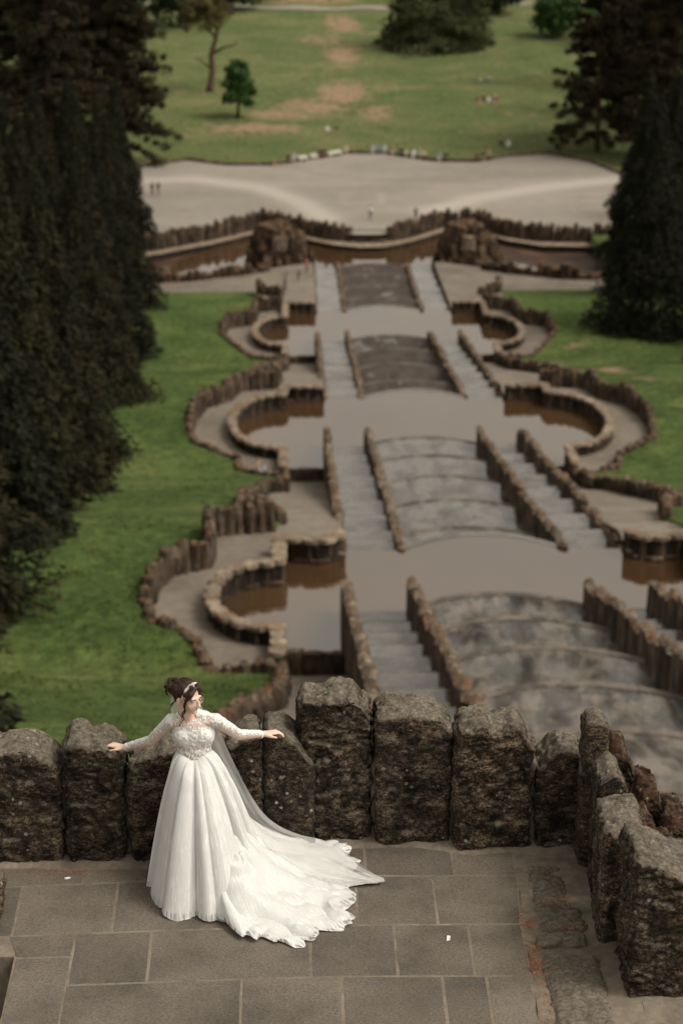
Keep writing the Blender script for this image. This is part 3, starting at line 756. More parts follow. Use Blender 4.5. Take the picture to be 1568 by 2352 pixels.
# ------------------------------------------------------------------ big weathered stones
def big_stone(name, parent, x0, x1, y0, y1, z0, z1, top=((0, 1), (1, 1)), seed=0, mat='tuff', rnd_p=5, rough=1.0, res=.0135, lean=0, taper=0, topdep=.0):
    """rough block; top = profile of the top edge from left to right as a fraction of the height"""
    cx, cy = (x0 + x1) / 2, (y0 + y1) / 2; w, d, h = x1 - x0, y1 - y0, z1 - z0
    nx, ny, nz = max(4, int(w / res)), max(4, int(d / res)), max(6, int(h / res))
    V, F, idx = [], [], {}
    def vid(i, j, k):
        key = (i, j, k)
        if key not in idx: idx[key] = len(V); V.append((i / nx * 2 - 1, j / ny * 2 - 1, k / nz * 2 - 1))
        return idx[key]
    for i in range(nx):
        for k in range(nz):
            F.append((vid(i, 0, k), vid(i + 1, 0, k), vid(i + 1, 0, k + 1), vid(i, 0, k + 1)))
            F.append((vid(i + 1, ny, k), vid(i, ny, k), vid(i, ny, k + 1), vid(i + 1, ny, k + 1)))
    for j in range(ny):
        for k in range(nz):
            F.append((vid(0, j + 1, k), vid(0, j, k), vid(0, j, k + 1), vid(0, j + 1, k + 1)))
            F.append((vid(nx, j, k), vid(nx, j + 1, k), vid(nx, j + 1, k + 1), vid(nx, j, k + 1)))
    for i in range(nx):
        for j in range(ny): F.append((vid(i, j, nz), vid(i + 1, j, nz), vid(i + 1, j + 1, nz), vid(i, j + 1, nz)))
    P = np.array(V)
    # rounded corners: blend towards a p-norm ball in metres
    half = np.array([w, d, h]) / 2
    Q = P * half
    rr = min(.046 * rnd_p / 5, w * .42, d * .42)
    core = np.clip(Q, -(half - rr), half - rr); core[:, 2] = np.clip(Q[:, 2], -half[2] - 1, half[2] - rr)
    dv = Q - core; L = np.linalg.norm(dv, axis=1); n = dv / np.maximum(L, 1e-6)[:, None]
    Q = np.where((L > 1e-6)[:, None], core + n * rr, Q)
    t01 = (Q[:, 0] + w / 2) / w; zf = (Q[:, 2] + h / 2) / h
    prof = np.interp(t01, [a for a, b in top], [b for a, b in top])
    zf2 = zf * (1 + (prof - 1) * np.clip((zf - .3) / .7, 0, 1))
    zf2 = zf2 - topdep * np.clip((Q[:, 1] / d + .5), 0, 1) * np.clip((zf - .6) / .4, 0, 1)
    W_ = Q.copy(); W_[:, 2] = zf2 * h
    W_[:, 0] *= 1 - taper * zf; W_[:, 0] += lean * zf
    S = W_ + np.array([cx, cy, z0]) + seed * 3.1
    nn = P / np.maximum(np.abs(P).max(axis=1, keepdims=True), 1e-6); nn = np.where(np.abs(nn) > .999, nn, 0); nn /= np.maximum(np.linalg.norm(nn, axis=1, keepdims=True), 1e-6)
    big = fbm(S, 2.6, 3, .5, seed); mid = fbm(S * [1, 1, 2.1], 8, 3, .55, seed + 5); fine = fbm(S, 34, 3, .6, seed + 9)
    mid = np.where(mid < 0, mid * 1.35, mid * .8)
    D = rough * (.009 * big + .0155 * mid + .0085 * fine)
    D *= np.clip((zf + .05) / .12, .25, 1)
    W_ += nn * D[:, None]
    o = obj(name, None, parent) if False else None
    me = mesh_np(W_, np.array(F), [MT[mat]], True)
    pl = parent.location if parent is not None else Vector((0, 0, 0))
    return obj(name, me, parent, (cx - pl.x, cy - pl.y, z0 - pl.z))

wall = thing('stone_parapet', 'parapet of huge upright weathered stone blocks behind the bride', 'parapet', (0, 13.8, 0))
TH = .42
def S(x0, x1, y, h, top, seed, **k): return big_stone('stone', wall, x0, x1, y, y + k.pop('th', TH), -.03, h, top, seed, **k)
S(-2.95, -2.37, 13.53, .97, ((0, .94), (.5, 1), (1, .93)), 30)
S(-2.345, -1.715, 13.515, .93, ((0, .90), (.08, .955), (.35, .97), (.55, 1.0), (.68, .985), (.84, .93), (1, .84)), 1, rnd_p=6)
S(-1.69, -1.262, 13.50, 1.0, ((0, .93), (.14, 1.0), (.30, 1.01), (.45, .965), (.72, .965), (.86, .925), (1, .885)), 2, rnd_p=6, rough=1.25)
S(-1.222, -.80, 13.50, .925, ((0, .87), (.3, .93), (.45, .925), (.6, .985), (1, 1.0)), 3)
S(-.785, -.53, 13.55, .93, ((0, .97), (1, 1)), 4)
S(-.515, -.262, 13.64, .955, ((0, .93), (.3, .95), (.6, 1), (.9, 1), (1, .96)), 5)
S(-.246, .128, 13.665, .965, ((0, .97), (.12, 1.0), (.42, .99), (.62, .93), (.8, .82), (1, .73)), 6, rough=.55)
S(.045, .565, 13.78, 1.185, ((0, .955), (.1, .985), (.35, .99), (.5, 1.0), (.62, 1.01), (.8, .98), (.92, .93), (1, .88)), 7, rough=1.5, lean=-.03, th=.38)
S(.585, 1.143, 13.72, 1.08, ((0, .965), (.15, 1.0), (.5, 1.0), (.62, .985), (.82, .965), (1, .89)), 8, rough=.9)
S(1.166, 1.742, 13.63, 1.02, ((0, .965), (.12, 1.005), (.38, 1.015), (.48, .965), (.58, .965), (.72, 1.0), (.82, .985), (.92, .89), (1, .83)), 9, rough=1.2, rnd_p=7)
S(1.775, 2.10, 13.64, .82, ((0, .80), (.12, .84), (.3, .93), (.5, .99), (.7, 1.0), (1, .93)), 10, rough=1.0)
# the right arm of the parapet, its stones seen edge-on
S(2.06, 2.245, 13.36, 1.20, ((0, .97), (.5, 1.0), (1, .97)), 11, rough=.55, rnd_p=7, th=.30)
S(2.105, 2.305, 12.92, 1.0, ((0, .93), (.4, .985), (.6, 1.0), (1, .93)), 12, rough=.7, th=.38, rnd_p=5)
S(2.07, 2.345, 12.32, .915, ((0, .97), (.5, .985), (1, 1.0)), 13, rough=1.0, th=.52, rnd_p=5)
S(2.155, 2.95, 11.66, 1.05, ((0, 1.0), (.12, 1.0), (.25, .93), (.45, .87), (1, .80)), 14, rough=1.2, th=.58, rnd_p=6)
S(2.2, 2.9, 10.0, .30, ((0, .95), (.5, 1.0), (1, .9)), 15, th=.8, res=.03)
# mortar in the joints
def joint(x0, x1, y, h, seed): big_stone('mortar_joint', wall, x0, x1, y + .12, y + .34, -.02, h, ((0, .95), (.5, 1), (1, .96)), seed, 'mortar', 3, .25, .02)
for a in ((-1.735, -1.675, 13.52, .66, 40), (-1.275, -1.21, 13.52, .60, 41), (-.82, -.77, 13.55, .8, 46), (-.54, -.505, 13.6, .82, 47), (-.275, -.235, 13.60, .86, 42), (.55, .60, 13.72, .66, 43), (1.13, 1.18, 13.66, .70, 44), (1.725, 1.79, 13.63, .68, 45), (2.07, 2.13, 13.62, .68, 48), (2.22, 2.32, 13.1, .6, 49)): joint(*a)
# skirting of mortar and rubble at the wall foot
xs = np.linspace(-3.2, 2.05, 220); V, F = [], []
for x in xs:
    y = yW(x); q = .012 * math.sin(x * 9) + .02 * float(fbm([[x, 0, 4]], 4, 3)[0])
    V += [(x, y - .075 + q, .003), (x, y - .03 + q * .5, .022 + .008 * math.sin(x * 23)), (x, y + .10, .035)]
for i in range(len(xs) - 1):
    for j in range(2): F.append((i * 3 + j, i * 3 + 3 + j, i * 3 + 4 + j, i * 3 + 1 + j))
obj('mortar_skirting', mesh_from([(x, y - 13.8, z) for x, y, z in V], F, True, [MT['mortar']]), wall)
tag(big_stone('end_stone', None, -2.42, -2.085, 12.6, 13.06, -.02, .26, ((0, 1), (1, .9)), 16), 'low dark stone block at the left edge of the terrace', 'stone')

# rubble strip between the paving and the right parapet
V, F = [], []
nx, ny = 40, 150
for j in range(ny + 1):
    y = 10.6 + 3.15 * j / ny
    for i in range(nx + 1):
        x = rx(y) + .012 + (2.26 - rx(y)) * i / nx
        V.append((x, y, 0))
A = np.array(V); t = (A[:, 0] - 1.56) / .7
A[:, 2] = .004 + .010 * fbm(A, 5, 4, .5, 3) + .06 * np.clip(t - .45, 0, 1) ** 1.3
for j in range(ny):
    for i in range(nx): a = j * (nx + 1) + i; F.append((a, a + 1, a + nx + 2, a + nx + 1))
rub = struct(obj('rubble_edge', mesh_np(A, np.array(F), [MT['mortar']], True)), 'rough mortar and bedrock strip along the right edge of the paving')
for a in ((1.655, 1.97, 12.45, 13.42, -.06, .022, 31), (1.70, 2.04, 12.47, 12.80, -.06, .045, 32), (1.63, 1.97, 12.30, 12.425, -.06, .075, 33), (1.635, 2.06, 11.30, 12.22, -.06, .040, 34), (1.63, 2.05, 10.3, 11.2, -.06, .05, 35)):
    big_stone('bedrock', rub, *a[:6], ((0, .80), (.4, 1), (1, .95)), a[6], 'bedrock', 9, 1.0, .012)

# mossy boulders heaped outside the right parapet
heap = thing('boulder_heap', 'heap of moss-grown reddish boulders outside the right parapet', 'rocks', (2.6, 13.6, -.1))
for a in ((2.27, 2.52, 13.72, 14.15, .78, 51), (2.24, 2.46, 13.38, 13.74, .66, 52), (2.44, 2.72, 13.42, 13.95, .56, 53), (2.30, 2.60, 12.95, 13.40, .58, 54), (2.60, 2.90, 13.15, 13.7, .46, 55), (2.70, 3.10, 12.7, 13.2, .34, 56),
          (2.36, 2.70, 12.55, 12.95, .62, 57), (2.62, 3.0, 12.4, 12.85, .50, 58), (2.34, 2.62, 12.24, 12.54, .78, 59), (2.88, 3.4, 12.9, 13.6, .22, 60)):
    big_stone('boulder', heap, a[0], a[1], a[2], a[3], -.1, a[4], ((0, .75), (.3, 1), (.7, .96), (1, .7)), a[5], 'mossrock', 9, 2.0, .016)

# needles, crumbs and a scrap of paper on the floor
def litter():
    rs = random.Random(4); V, F = [], []
    def bit(x, y, z, L, w):
        a = rs.uniform(0, 6.3); c, s = math.cos(a), math.sin(a); b = len(V)
        for dx, dy, dz in ((-L, -w, 0), (L, -w, rs.uniform(0, .004)), (L, w, .002), (-L, w, .003)): V.append((x + dx * c - dy * s, y + dx * s + dy * c, z + dz))
        F.append((b, b + 1, b + 2, b + 3))
    for (cx, cy, sx, sy, n, z) in ((1.60, 12.62, .03, .05, 90, .012), (1.61, 12.25, .03, .09, 90, .014), (1.60, 12.05, .03, .05, 110, .014), (1.62, 11.7, .025, .2, 60, .012), (1.86, 12.80, .07, .04, 90, .115), (1.78, 13.1, .08, .08, 40, .10), (1.9, 12.47, .08, .02, 60, .10), (1.58, 12.3, .02, .3, 80, .008)):
        for i in range(n): bit(rs.gauss(cx, sx), rs.gauss(cy, sy), z * .55 + .006 + rs.uniform(0, .01), rs.uniform(.004, .011), rs.uniform(.0012, .0028))
    for i in range(620): bit(rs.uniform(-2, 1.55), rs.choice((rs.uniform(11.2, 13.5), rs.gauss(13.42, .06))), .0075, rs.uniform(.002, .006), rs.uniform(.001, .0022))
    for i in range(170): bit(rs.gauss(-1.75, .25), rs.gauss(13.40, .05), .012, rs.uniform(.003, .009), rs.uniform(.001, .0025))
    struct(obj('needle_litter', mesh_from(V, F, False, [MT['litter']])), 'rust-coloured needles and crumbs strewn over the terrace', 'stuff')
litter()
V = [(-.012, -.03, 0), (.012, -.028, .004), (.02, .03, .002), (-.004, .032, .006), (-.012, -.03, .0015), (.012, -.028, .0055), (.02, .03, .0035), (-.004, .032, .0075)]
tag(obj('paper_scrap', mesh_from(V, [(0, 1, 2, 3), (4, 5, 6, 7), (0, 1, 5, 4), (1, 2, 6, 5), (2, 3, 7, 6), (3, 0, 4, 7)], False, [MT['paper']]), None, (1.035, 12.432, .007)), 'small white scrap of paper lying on the paving', 'scrap')
V, F = ring_stone(9, 7, 3, .2, .4)
tag(obj('pale_chip', mesh_from(V, F, True, [MT['paper']]), None, (-1.67, 13.30, .004), (0, 0, .3), (.05, .026, .014)), 'small pale stone chip on the paving below the left parapet', 'chip')

V, F = tube([(0, 0, 0), (.03, .01, .012), (.07, .02, .004)], [.004, .0045, .004], 5) if 'tube' in globals() else ([(0, 0, 0), (.07, .02, 0), (.07, .026, .004), (0, .006, .004), (0, 0, .006), (.07, .02, .006), (.07, .026, .01), (0, .006, .01)], [(0, 1, 2, 3), (4, 5, 6, 7), (0, 1, 5, 4), (1, 2, 6, 5), (2, 3, 7, 6), (3, 0, 4, 7)])
MT['mint'] = plain('mint_plastic', (.10, .42, .30), .5, .1)
tag(obj('plastic_strip', mesh_from(V, F, False, [MT['mint']]), None, (.215, 13.90, 1.184), (0, -.1, .3), (.7, .55, .55)), 'tiny mint-green plastic strip lying on top of the tallest parapet stone', 'strip')
# ------------------------------------------------------------------ trees
def leafmat(name, dark, mid, tip, sc=.7, lit_tip=None):
    M = NM(name)
    c = M.ramp(M.noise(sc, 4, .6), [(.3, dark), (.52, mid), (.72, tip)])
    c = M.mix(c, M.ramp(M.noise(4.5, 3, .6), [(.3, .6), (.7, 1.4)]), 1, 'MULTIPLY')
    c = M.mix(c, M.ramp(M.rand(), [(0, .8), (1, 1.2)]), 1, 'MULTIPLY')
    if lit_tip:
        t = M.n('ShaderNodeAttribute', attribute_name='tip')
        c = M.mix(c, lit_tip, M.math('MULTIPLY', M.ramp(t.outputs['Fac'], [(.35, 0), (.9, 1)]), M.ramp(M.noise(.9, 4, .65), [(.32, 0), (.62, .9)])))  # outer sprays painted paler to look lit; the inner crown stays dark
    M.set(Base_Color=c, Roughness=.8); M.set(**{'Specular IOR Level': .15})
    return M.m
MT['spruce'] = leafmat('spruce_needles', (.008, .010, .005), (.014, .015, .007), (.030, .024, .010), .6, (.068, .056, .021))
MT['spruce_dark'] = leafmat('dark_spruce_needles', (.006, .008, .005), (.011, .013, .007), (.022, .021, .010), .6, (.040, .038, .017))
MT['pine'] = leafmat('pine_needles', (.014, .012, .006), (.030, .025, .011), (.062, .042, .020), .5)
MT['cedar'] = leafmat('drooping_needles', (.020, .024, .010), (.040, .046, .017), (.085, .088, .032), .3)
MT['leaf'] = leafmat('fresh_leaves', (.022, .048, .015), (.044, .086, .024), (.078, .125, .038), .6)
MT['leaf_dark'] = leafmat('dark_leaves', (.012, .022, .009), (.024, .042, .015), (.05, .07, .024), .4)
MT['leaf_brown'] = leafmat('budding_twigs', (.05, .042, .018), (.085, .075, .028), (.14, .115, .045), .5)
MT['bark'] = plain('bark', (.075, .048, .033), .95, .4, 5, .05)
MT['bark_red'] = plain('reddish_bark', (.085, .045, .028), .95, .35, 4, .05)

def tube(path, radii, n=7):
    V, F = [], []
    P = [Vector(p) for p in path]
    for i, p in enumerate(P):
        d = (P[min(i + 1, len(P) - 1)] - P[max(i - 1, 0)]).normalized()
        a = d.cross(Vector((.3, 1, .1))).normalized(); b = d.cross(a)
        for k in range(n):
            t = 2 * math.pi * k / n; q = p + (a * math.cos(t) + b * math.sin(t)) * radii[i]; V.append(tuple(q))
    for i in range(len(P) - 1):
        for k in range(n):
            j = (k + 1) % n; F.append((i * n + k, i * n + j, (i + 1) * n + j, (i + 1) * n + k))
    F.append(tuple(reversed(range(n)))); F.append(tuple(range((len(P) - 1) * n, len(P) * n)))
    return V, F
def merge(parts):
    V, F = [], []
    for v, f in parts:
        b = len(V); V += list(v); F += [tuple(i + b for i in q) for q in f]
    return V, F

SPT = {}
def spruce_crown(H, Rm, seed, N=15000, base=.02, power=.85, size=1.0, hang=.55):
    """needle sprays packed through a ragged cone; outline broken into boughs"""
    rs = np.random.RandomState(seed)
    f = np.clip(1 - rs.rand(N) ** .56 * (1 - base), base, .995)
    a = rs.rand(N) * 6.2832
    Q = np.stack([np.cos(a) * 2.3 + seed, np.sin(a) * 2.3, f * H * .85 + .6 * np.sin(a * 2 + seed)], 1)
    bough = vnoise(Q, seed) + .45 * vnoise(Q * 2.3, seed + 3)
    Rr = Rm * (1 - f) ** power * (.86 + .30 * bough) + .10
    q = np.clip(1 - np.abs(rs.normal(0, .26, N)), .08, 1.0)
    r = Rr * q
    P = np.stack([np.cos(a) * r, np.sin(a) * r, f * H + rs.normal(0, .12, N) - .16 * r * q], 1)
    ang = a + rs.normal(0, .65, N); ln = size * (.20 + .26 * rs.rand(N)) * (.7 + .5 * (1 - f)); w = ln * (.17 + .12 * rs.rand(N))
    d = np.stack([np.cos(ang), np.sin(ang), -hang + rs.normal(0, .35, N)], 1); d /= np.linalg.norm(d, axis=1, keepdims=True)
    sd = np.stack([-np.sin(ang), np.cos(ang), rs.normal(0, .4, N)], 1)
    t1 = np.stack([P - sd * w[:, None], P + sd * w[:, None], P + d * ln[:, None]], 1)
    t2 = np.stack([P + [0, 0, .4] * w[:, None], P - [0, 0, 1.5] * w[:, None], P + d * (ln * .85)[:, None]], 1)
    T = np.concatenate([t1, t2]); SPT[seed] = np.repeat(np.concatenate([q, q]) ** 3, 3) * np.tile([.5, .5, 1.0], len(T)); return T.reshape(-1, 3), np.arange(len(T) * 3).reshape(-1, 3)  # tip weight: share of painted lit colour, growing towards the crown's outside
def clump_tris(centers, rad, per, size, rs, flat=.75):
    n = len(centers); C_ = np.repeat(np.asarray(centers), per, 0); Rr = np.repeat(np.asarray(rad), per)
    d = rs.normal(size=(n * per, 3)); d /= np.linalg.norm(d, axis=1, keepdims=True); d *= (rs.rand(n * per, 1) ** .45); d[:, 2] *= flat
    p = C_ + d * Rr[:, None]
    a = rs.normal(size=(n * per, 3)); a /= np.linalg.norm(a, axis=1, keepdims=True); b = rs.normal(size=(n * per, 3)); b -= a * (a * b).sum(1, keepdims=True); b /= np.linalg.norm(b, axis=1, keepdims=True)
    s = size * rs.uniform(.6, 1.4, (n * per, 1))
    T = np.stack([p - a * s, p + a * s * .2 + b * s * .75, p + a * s, p + a * s * .1 - b * s * .6], 1)
    return T.reshape(-1, 3), np.arange(n * per * 4).reshape(-1, 4)

def add_tree(name, label, u, Y, crown_me, trunk_me, rot=0, sc=1, group=None, scz=None):
    z = ground_z(u, Y, u_in(Y) if Y < 220 else (26.5 if Y < 257 else .05)) - .1
    t = thing(name, label, 'tree', (X0 + u, Y, z), group, rot)
    t.scale = (sc, sc, scz or sc)
    obj('trunk', trunk_me, t); obj('crown', crown_me, t)
    return t
SPR = []
for i, (H, Rm) in enumerate(((18, 4.3), (19, 4.7), (17, 4.0), (20, 4.8))):
    co, tr = spruce_crown(H * 1.04, Rm * 1.2, 40 + i, 19000, .02, 1.08)
    SPR.append((co, tr, H, SPT[40 + i]))
def spr(i, m):
    co, tr, H, tp = SPR[i]
    key = ('spr', i, m)
    if key not in _sc:
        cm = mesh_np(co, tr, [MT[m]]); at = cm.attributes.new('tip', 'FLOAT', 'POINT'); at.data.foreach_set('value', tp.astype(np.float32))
        _sc[key] = (cm, mesh_from(*tube([(0, 0, -.3), (0, 0, H * .45), (0, 0, H * .8)], [.28, .15, .02]), True, [MT['bark']]))
    return _sc[key]
ordn = ['nearest', 'second', 'third', 'fourth', 'fifth', 'sixth', 'seventh', 'eighth', 'ninth', 'tenth', 'eleventh', 'twelfth', 'thirteenth']
LEFT = [(-22.3, 58, 2, 1.02), (-25.2, 75, 0, 1.0), (-25.4, 87, 1, .98), (-24.6, 97, 2, 1.0), (-25.2, 109, 3, .95), (-24.2, 121, 0, 1.02), (-25.6, 136, 1, 1.0), (-25.0, 152, 3, .95), (-26.4, 168, 0, 1.05), (-26.6, 186, 1, 1.0), (-27.3, 207, 3, .97), (-29.8, 224, 0, 1.0), (-29.6, 243, 2, 1.02)]
for i, (u, Y, k, s) in enumerate(LEFT):
    c, t = spr(k, 'spruce' if i % 3 else 'spruce_dark')
    add_tree('spruce_tree', f'{ordn[i]} tall dark spruce along the left lawn, counted away from the terrace', u, Y, c, t, i * 1.7, s, 'spruces along the left lawn', s * (.92 + .22 * ((i * 5) % 7) / 6))
LB = [(-33, 128, 1, 1.0), (-34, 145, 0, 1.05), (-33.5, 163, 3, 1.0), (-35, 180, 2, 1.1), (-35, 198, 1, 1.05), (-37.5, 216, 0, 1.05), (-38, 236, 3, 1.0), (-36, 254, 1, .95), (-42, 226, 2, 1.2), (-45, 250, 0, 1.1)]
for i, (u, Y, k, s) in enumerate(LB):
    c, t = spr(k, 'spruce_dark' if i % 2 else 'spruce')
    add_tree('spruce_tree', f'{ordn[i]} dark spruce of the rear row at the left edge, counted away from the terrace', u, Y, c, t, i * 2.3 + .5, s, 'spruces of the left rear row')
RT = [(25.4, 196, 3, 1.12), (29.4, 173, 1, 1.0), (27.6, 214, 0, 1.15), (31.2, 236, 2, 1.2), (35, 188, 1, 1.05), (36.5, 208, 3, 1.0), (37.5, 252, 0, 1.0), (40, 232, 1, 1.05), (31, 151, 0, 1.0), (31.5, 131, 2, 1.0), (30.5, 110, 3, .95)]
for i, (u, Y, k, s) in enumerate(RT):
    c, t = spr(k, 'spruce_dark')
    add_tree('spruce_tree', f'{["broad black-green spruce at the edge of the right lawn", "foremost dark spruce cut by the right edge", "tall dark spruce behind the foremost on the right lawn", "dark spruce right of the far rocky pier", "hidden dark spruce at the right edge behind the foremost", "high dark spruce at the right edge above the lawn", "farthest dark spruce beside the plaza on the right", "dark spruce at the right edge level with the far pool", "dark spruce on the right lawn level with the second basin", "dark spruce on the right lawn level with the second flight", "dark spruce on the right lawn level with the nearest basin"][i]}', u, Y, c, t, i * 1.9, s, 'spruces on the right')

# open pines with clumps of needles
def pine(seed, H, spread, lo=.25, n=95, mat='pine', per=85, size=.19, rad=(.55, 1.15)):
    rs = np.random.RandomState(seed); parts = []; cen, ra = [], []
    bend = rs.uniform(-.6, .6, 2)
    tr = [(bend[0] * t * t, bend[1] * t * t, H * t) for t in (0, .25, .5, .75, 1)]
    parts.append(tube([(0, 0, -.4)] + tr[1:], [.42, .33, .24, .14, .03], 8))
    for i in range(n):
        f = lo + (1 - lo) * rs.rand() ** .9; a = rs.rand() * 6.28
        L = spread * (1 - .65 * (f - lo) / (1 - lo)) * rs.uniform(.35, 1.1)
        p0 = Vector((bend[0] * f * f, bend[1] * f * f, H * f)); p1 = p0 + Vector((math.cos(a) * L, math.sin(a) * L, L * rs.uniform(-.45, .25)))
        pm = p0.lerp(p1, .5) + Vector((0, 0, L * .06))
        parts.append(tube([p0, pm, p1], [.09, .06, .02], 4))
        for q in (1.0, .8, .58):
            c = p0.lerp(p1, q); cen.append((c.x + rs.uniform(-.3, .3), c.y + rs.uniform(-.3, .3), c.z + .1)); ra.append(rs.uniform(*rad) * (1 if q == 1 else .7))
    co, fa = clump_tris(cen, ra, per, size, rs, .8)
    return mesh_np(co, fa, [MT[mat]]), mesh_from(*merge(parts), True, [MT['bark']])
PN = [pine(60, 27, 8.5, .12, 190), pine(61, 25, 7.5, .10, 170), pine(62, 30, 9, .10, 250)]
for u, Y, k, s, lb in ((-33.0, 289, 2, 1.0, 'tall dark pine beside the left end of the plaza'), (-41, 276, 0, 1.1, 'pine at the left edge behind the spruce row'), (-47, 300, 1, 1.2, 'far pine at the upper left edge'), (-38, 312, 1, 1.05, 'pine behind the left end of the plaza'), (-43.5, 330, 0, 1.1, 'farthest pine at the upper left with lawn showing through'),
                       (34.3, 296, 1, 1.0, 'open pine with bare lower trunk at the right end of the plaza'), (40, 303, 0, 1.05, 'pine behind the open pine on the right'), (44, 288, 2, 1.0, 'dense pine at the right edge above the plaza'), (47, 318, 1, 1.1, 'far pine at the upper right edge'), (50, 345, 2, 1.1, 'farthest tall pine in the upper right corner')):
    add_tree('pine_tree', lb, u, Y, PN[k][0], PN[k][1], u, s, 'pines beside the plaza')
co, tr = spruce_crown(26, 11.5, 91, 20000, .0, .5, 2.0, 1.0)
add_tree('weeping_conifer', 'huge dark conifer with branches sweeping the meadow at the top centre', 17.8, 392, mesh_np(co * [1, 1, 1], tr, [MT['cedar']]), mesh_from(*tube([(0, 0, -.3), (0, 0, 24)], [.6, .05]), True, [MT['bark']]))

def broadleaf(seed, H, rx_, rz, zc, mat, bark='bark', n=60, per=120, size=.22, trunk=None, rad=(.6, 1.2), shell=.5):
    rs = np.random.RandomState(seed); cen, ra = [], []
    parts = [trunk or tube([(0, 0, -.3), (.1, 0, zc * .5), (0, 0, zc + rz * .4)], [.28, .22, .06], 7)]
    for i in range(n):
        d = rs.normal(size=3); d /= np.linalg.norm(d); r = (shell + (1 - shell) * rs.rand()) * rs.uniform(.8, 1.08)
        c = Vector((d[0] * rx_ * r, d[1] * rx_ * r, zc + d[2] * rz * r)); cen.append(tuple(c)); ra.append(rs.uniform(*rad))
        if i % 3 == 0: parts.append(tube([(0, 0, zc - rz * .6), (c.x * .5, c.y * .5, (zc + c.z) / 2 - .3), tuple(c)], [.09, .05, .015], 4))
    co, fa = clump_tris(cen, ra, per, size, rs)
    return mesh_np(co, fa, [MT[mat]]), mesh_from(*merge(parts), True, [MT[bark]])
c, t = broadleaf(71, 9, 2.5, 3.4, 4.4, 'leaf', n=95, per=80, size=.19, rad=(.4, .95), shell=.25)
add_tree('round_tree', 'small round fresh-green tree on the meadow beside the twisted tree', -17.4, 321, c, t, 0, 1.22)
tw = merge([tube([(0, 0, -.4), (.3, 0, 1.0), (.7, .2, 3.5), (.5, .3, 6), (1.3, .2, 8.5), (1.9, 0, 12), (2.2, 0, 16)], [.85, .6, .48, .42, .34, .22, .06], 9),
            tube([(.5, .3, 6), (2.5, .1, 7.2), (4.2, -.2, 7.6), (5.2, 0, 8.4)], [.28, .2, .14, .04], 6), tube([(.7, .2, 3.6), (-1.2, 0, 5.2), (-2.4, 0, 5.6)], [.2, .12, .03], 6),
            tube([(1.3, .2, 8.5), (-.2, .3, 11), (-.8, 0, 14)], [.22, .15, .04], 6), tube([(1.6, .1, 10), (3.6, .4, 12), (4.4, 0, 15)], [.2, .12, .03], 6)])
c, t = broadleaf(72, 18, 5.4, 4.6, 14.0, 'leaf_brown', 'bark_red', 110, 60, .2, tw, (.6, 1.2), .25)
add_tree('twisted_tree', 'leaning twisted tree with reddish trunk and sparse crown on the meadow', -22.7, 345, c, t)
for u, Y, H, m, sd, lb, rr in ((41.5, 402, 9, 'leaf', 73, 'bright green bushy tree at the upper right of the meadow', 5.6), (33, 432, 12, 'leaf_dark', 74, 'dark leafy tree at the top right of the meadow', 6.5), (-31, 418, 13, 'leaf_dark', 75, 'dark leafy tree at the top left of the meadow', 6.5), (-21, 440, 10, 'leaf_dark', 76, 'dark spreading tree behind the twisted tree', 6.0),
                          (-13, 458, 8, 'leaf_brown', 77, 'olive bushy tree at the top edge left of the worn track', 5.0), (10, 466, 9, 'leaf_brown', 78, 'olive bushy tree at the top edge right of the worn track', 5.5), (52, 392, 12, 'leaf', 79, 'green leafy tree at the upper right edge', 7), (-42, 390, 14, 'leaf_dark', 80, 'dark leafy tree at the upper left edge', 7.5), (26, 470, 11, 'leaf_dark', 81, 'dark leafy tree behind the huge conifer', 7), (-52, 360, 16, 'leaf_dark', 82, 'tall dark leafy tree in the upper left corner', 8)):
    c, t = broadleaf(sd, H, rr, H * .46, H * .5, m, n=70, per=75, size=.36, rad=(1.2, 2.2))
    add_tree('leafy_tree', lb, u, Y, c, t, u, 1, 'leafy trees round the meadow')

# ------------------------------------------------------------------ longer grass standing on the lawns beside the cascade
MT['blade'] = leafmat('grass_blades', (.050, .076, .020), (.080, .112, .030), (.14, .15, .05), .5)
def tufts():
    rs = np.random.RandomState(12); pts = []
    while len(pts) < 7000:
        Y = rs.choice([rs.uniform(46, 100), rs.uniform(60, 215)]); s = -1 if rs.rand() < .7 else 1
        ui = u_in(Y); u = s * (ui + .3 + rs.rand() ** 1.3 * 14)
        if mnoise.noise((u * .35, Y * .35, 9)) + rs.rand() * .8 < .35 and abs(abs(u) - ui) > .6: continue
        pts.append((X0 + u, Y, ground_z(u, Y, ui) - .02))
    P = np.repeat(np.array(pts), 5, 0); n = len(P); P[:, :2] += rs.normal(0, .10, (n, 2))
    a = rs.rand(n) * 6.28; h = rs.uniform(.05, .17, n); w = rs.uniform(.02, .05, n); d = np.stack([np.cos(a), np.sin(a), 0 * a], 1); e = np.stack([-np.sin(a), np.cos(a), 0 * a], 1)
    tip = P + d * (h * rs.uniform(.2, .9, n))[:, None]; tip[:, 2] += h
    T = np.stack([P - e * w[:, None], P + e * w[:, None], tip], 1)
    struct(obj('grass_tufts', mesh_np(T.reshape(-1, 3), np.arange(n * 3).reshape(-1, 3), [MT['blade']])), 'longer grass tufts on the lawns', 'stuff')
tufts()

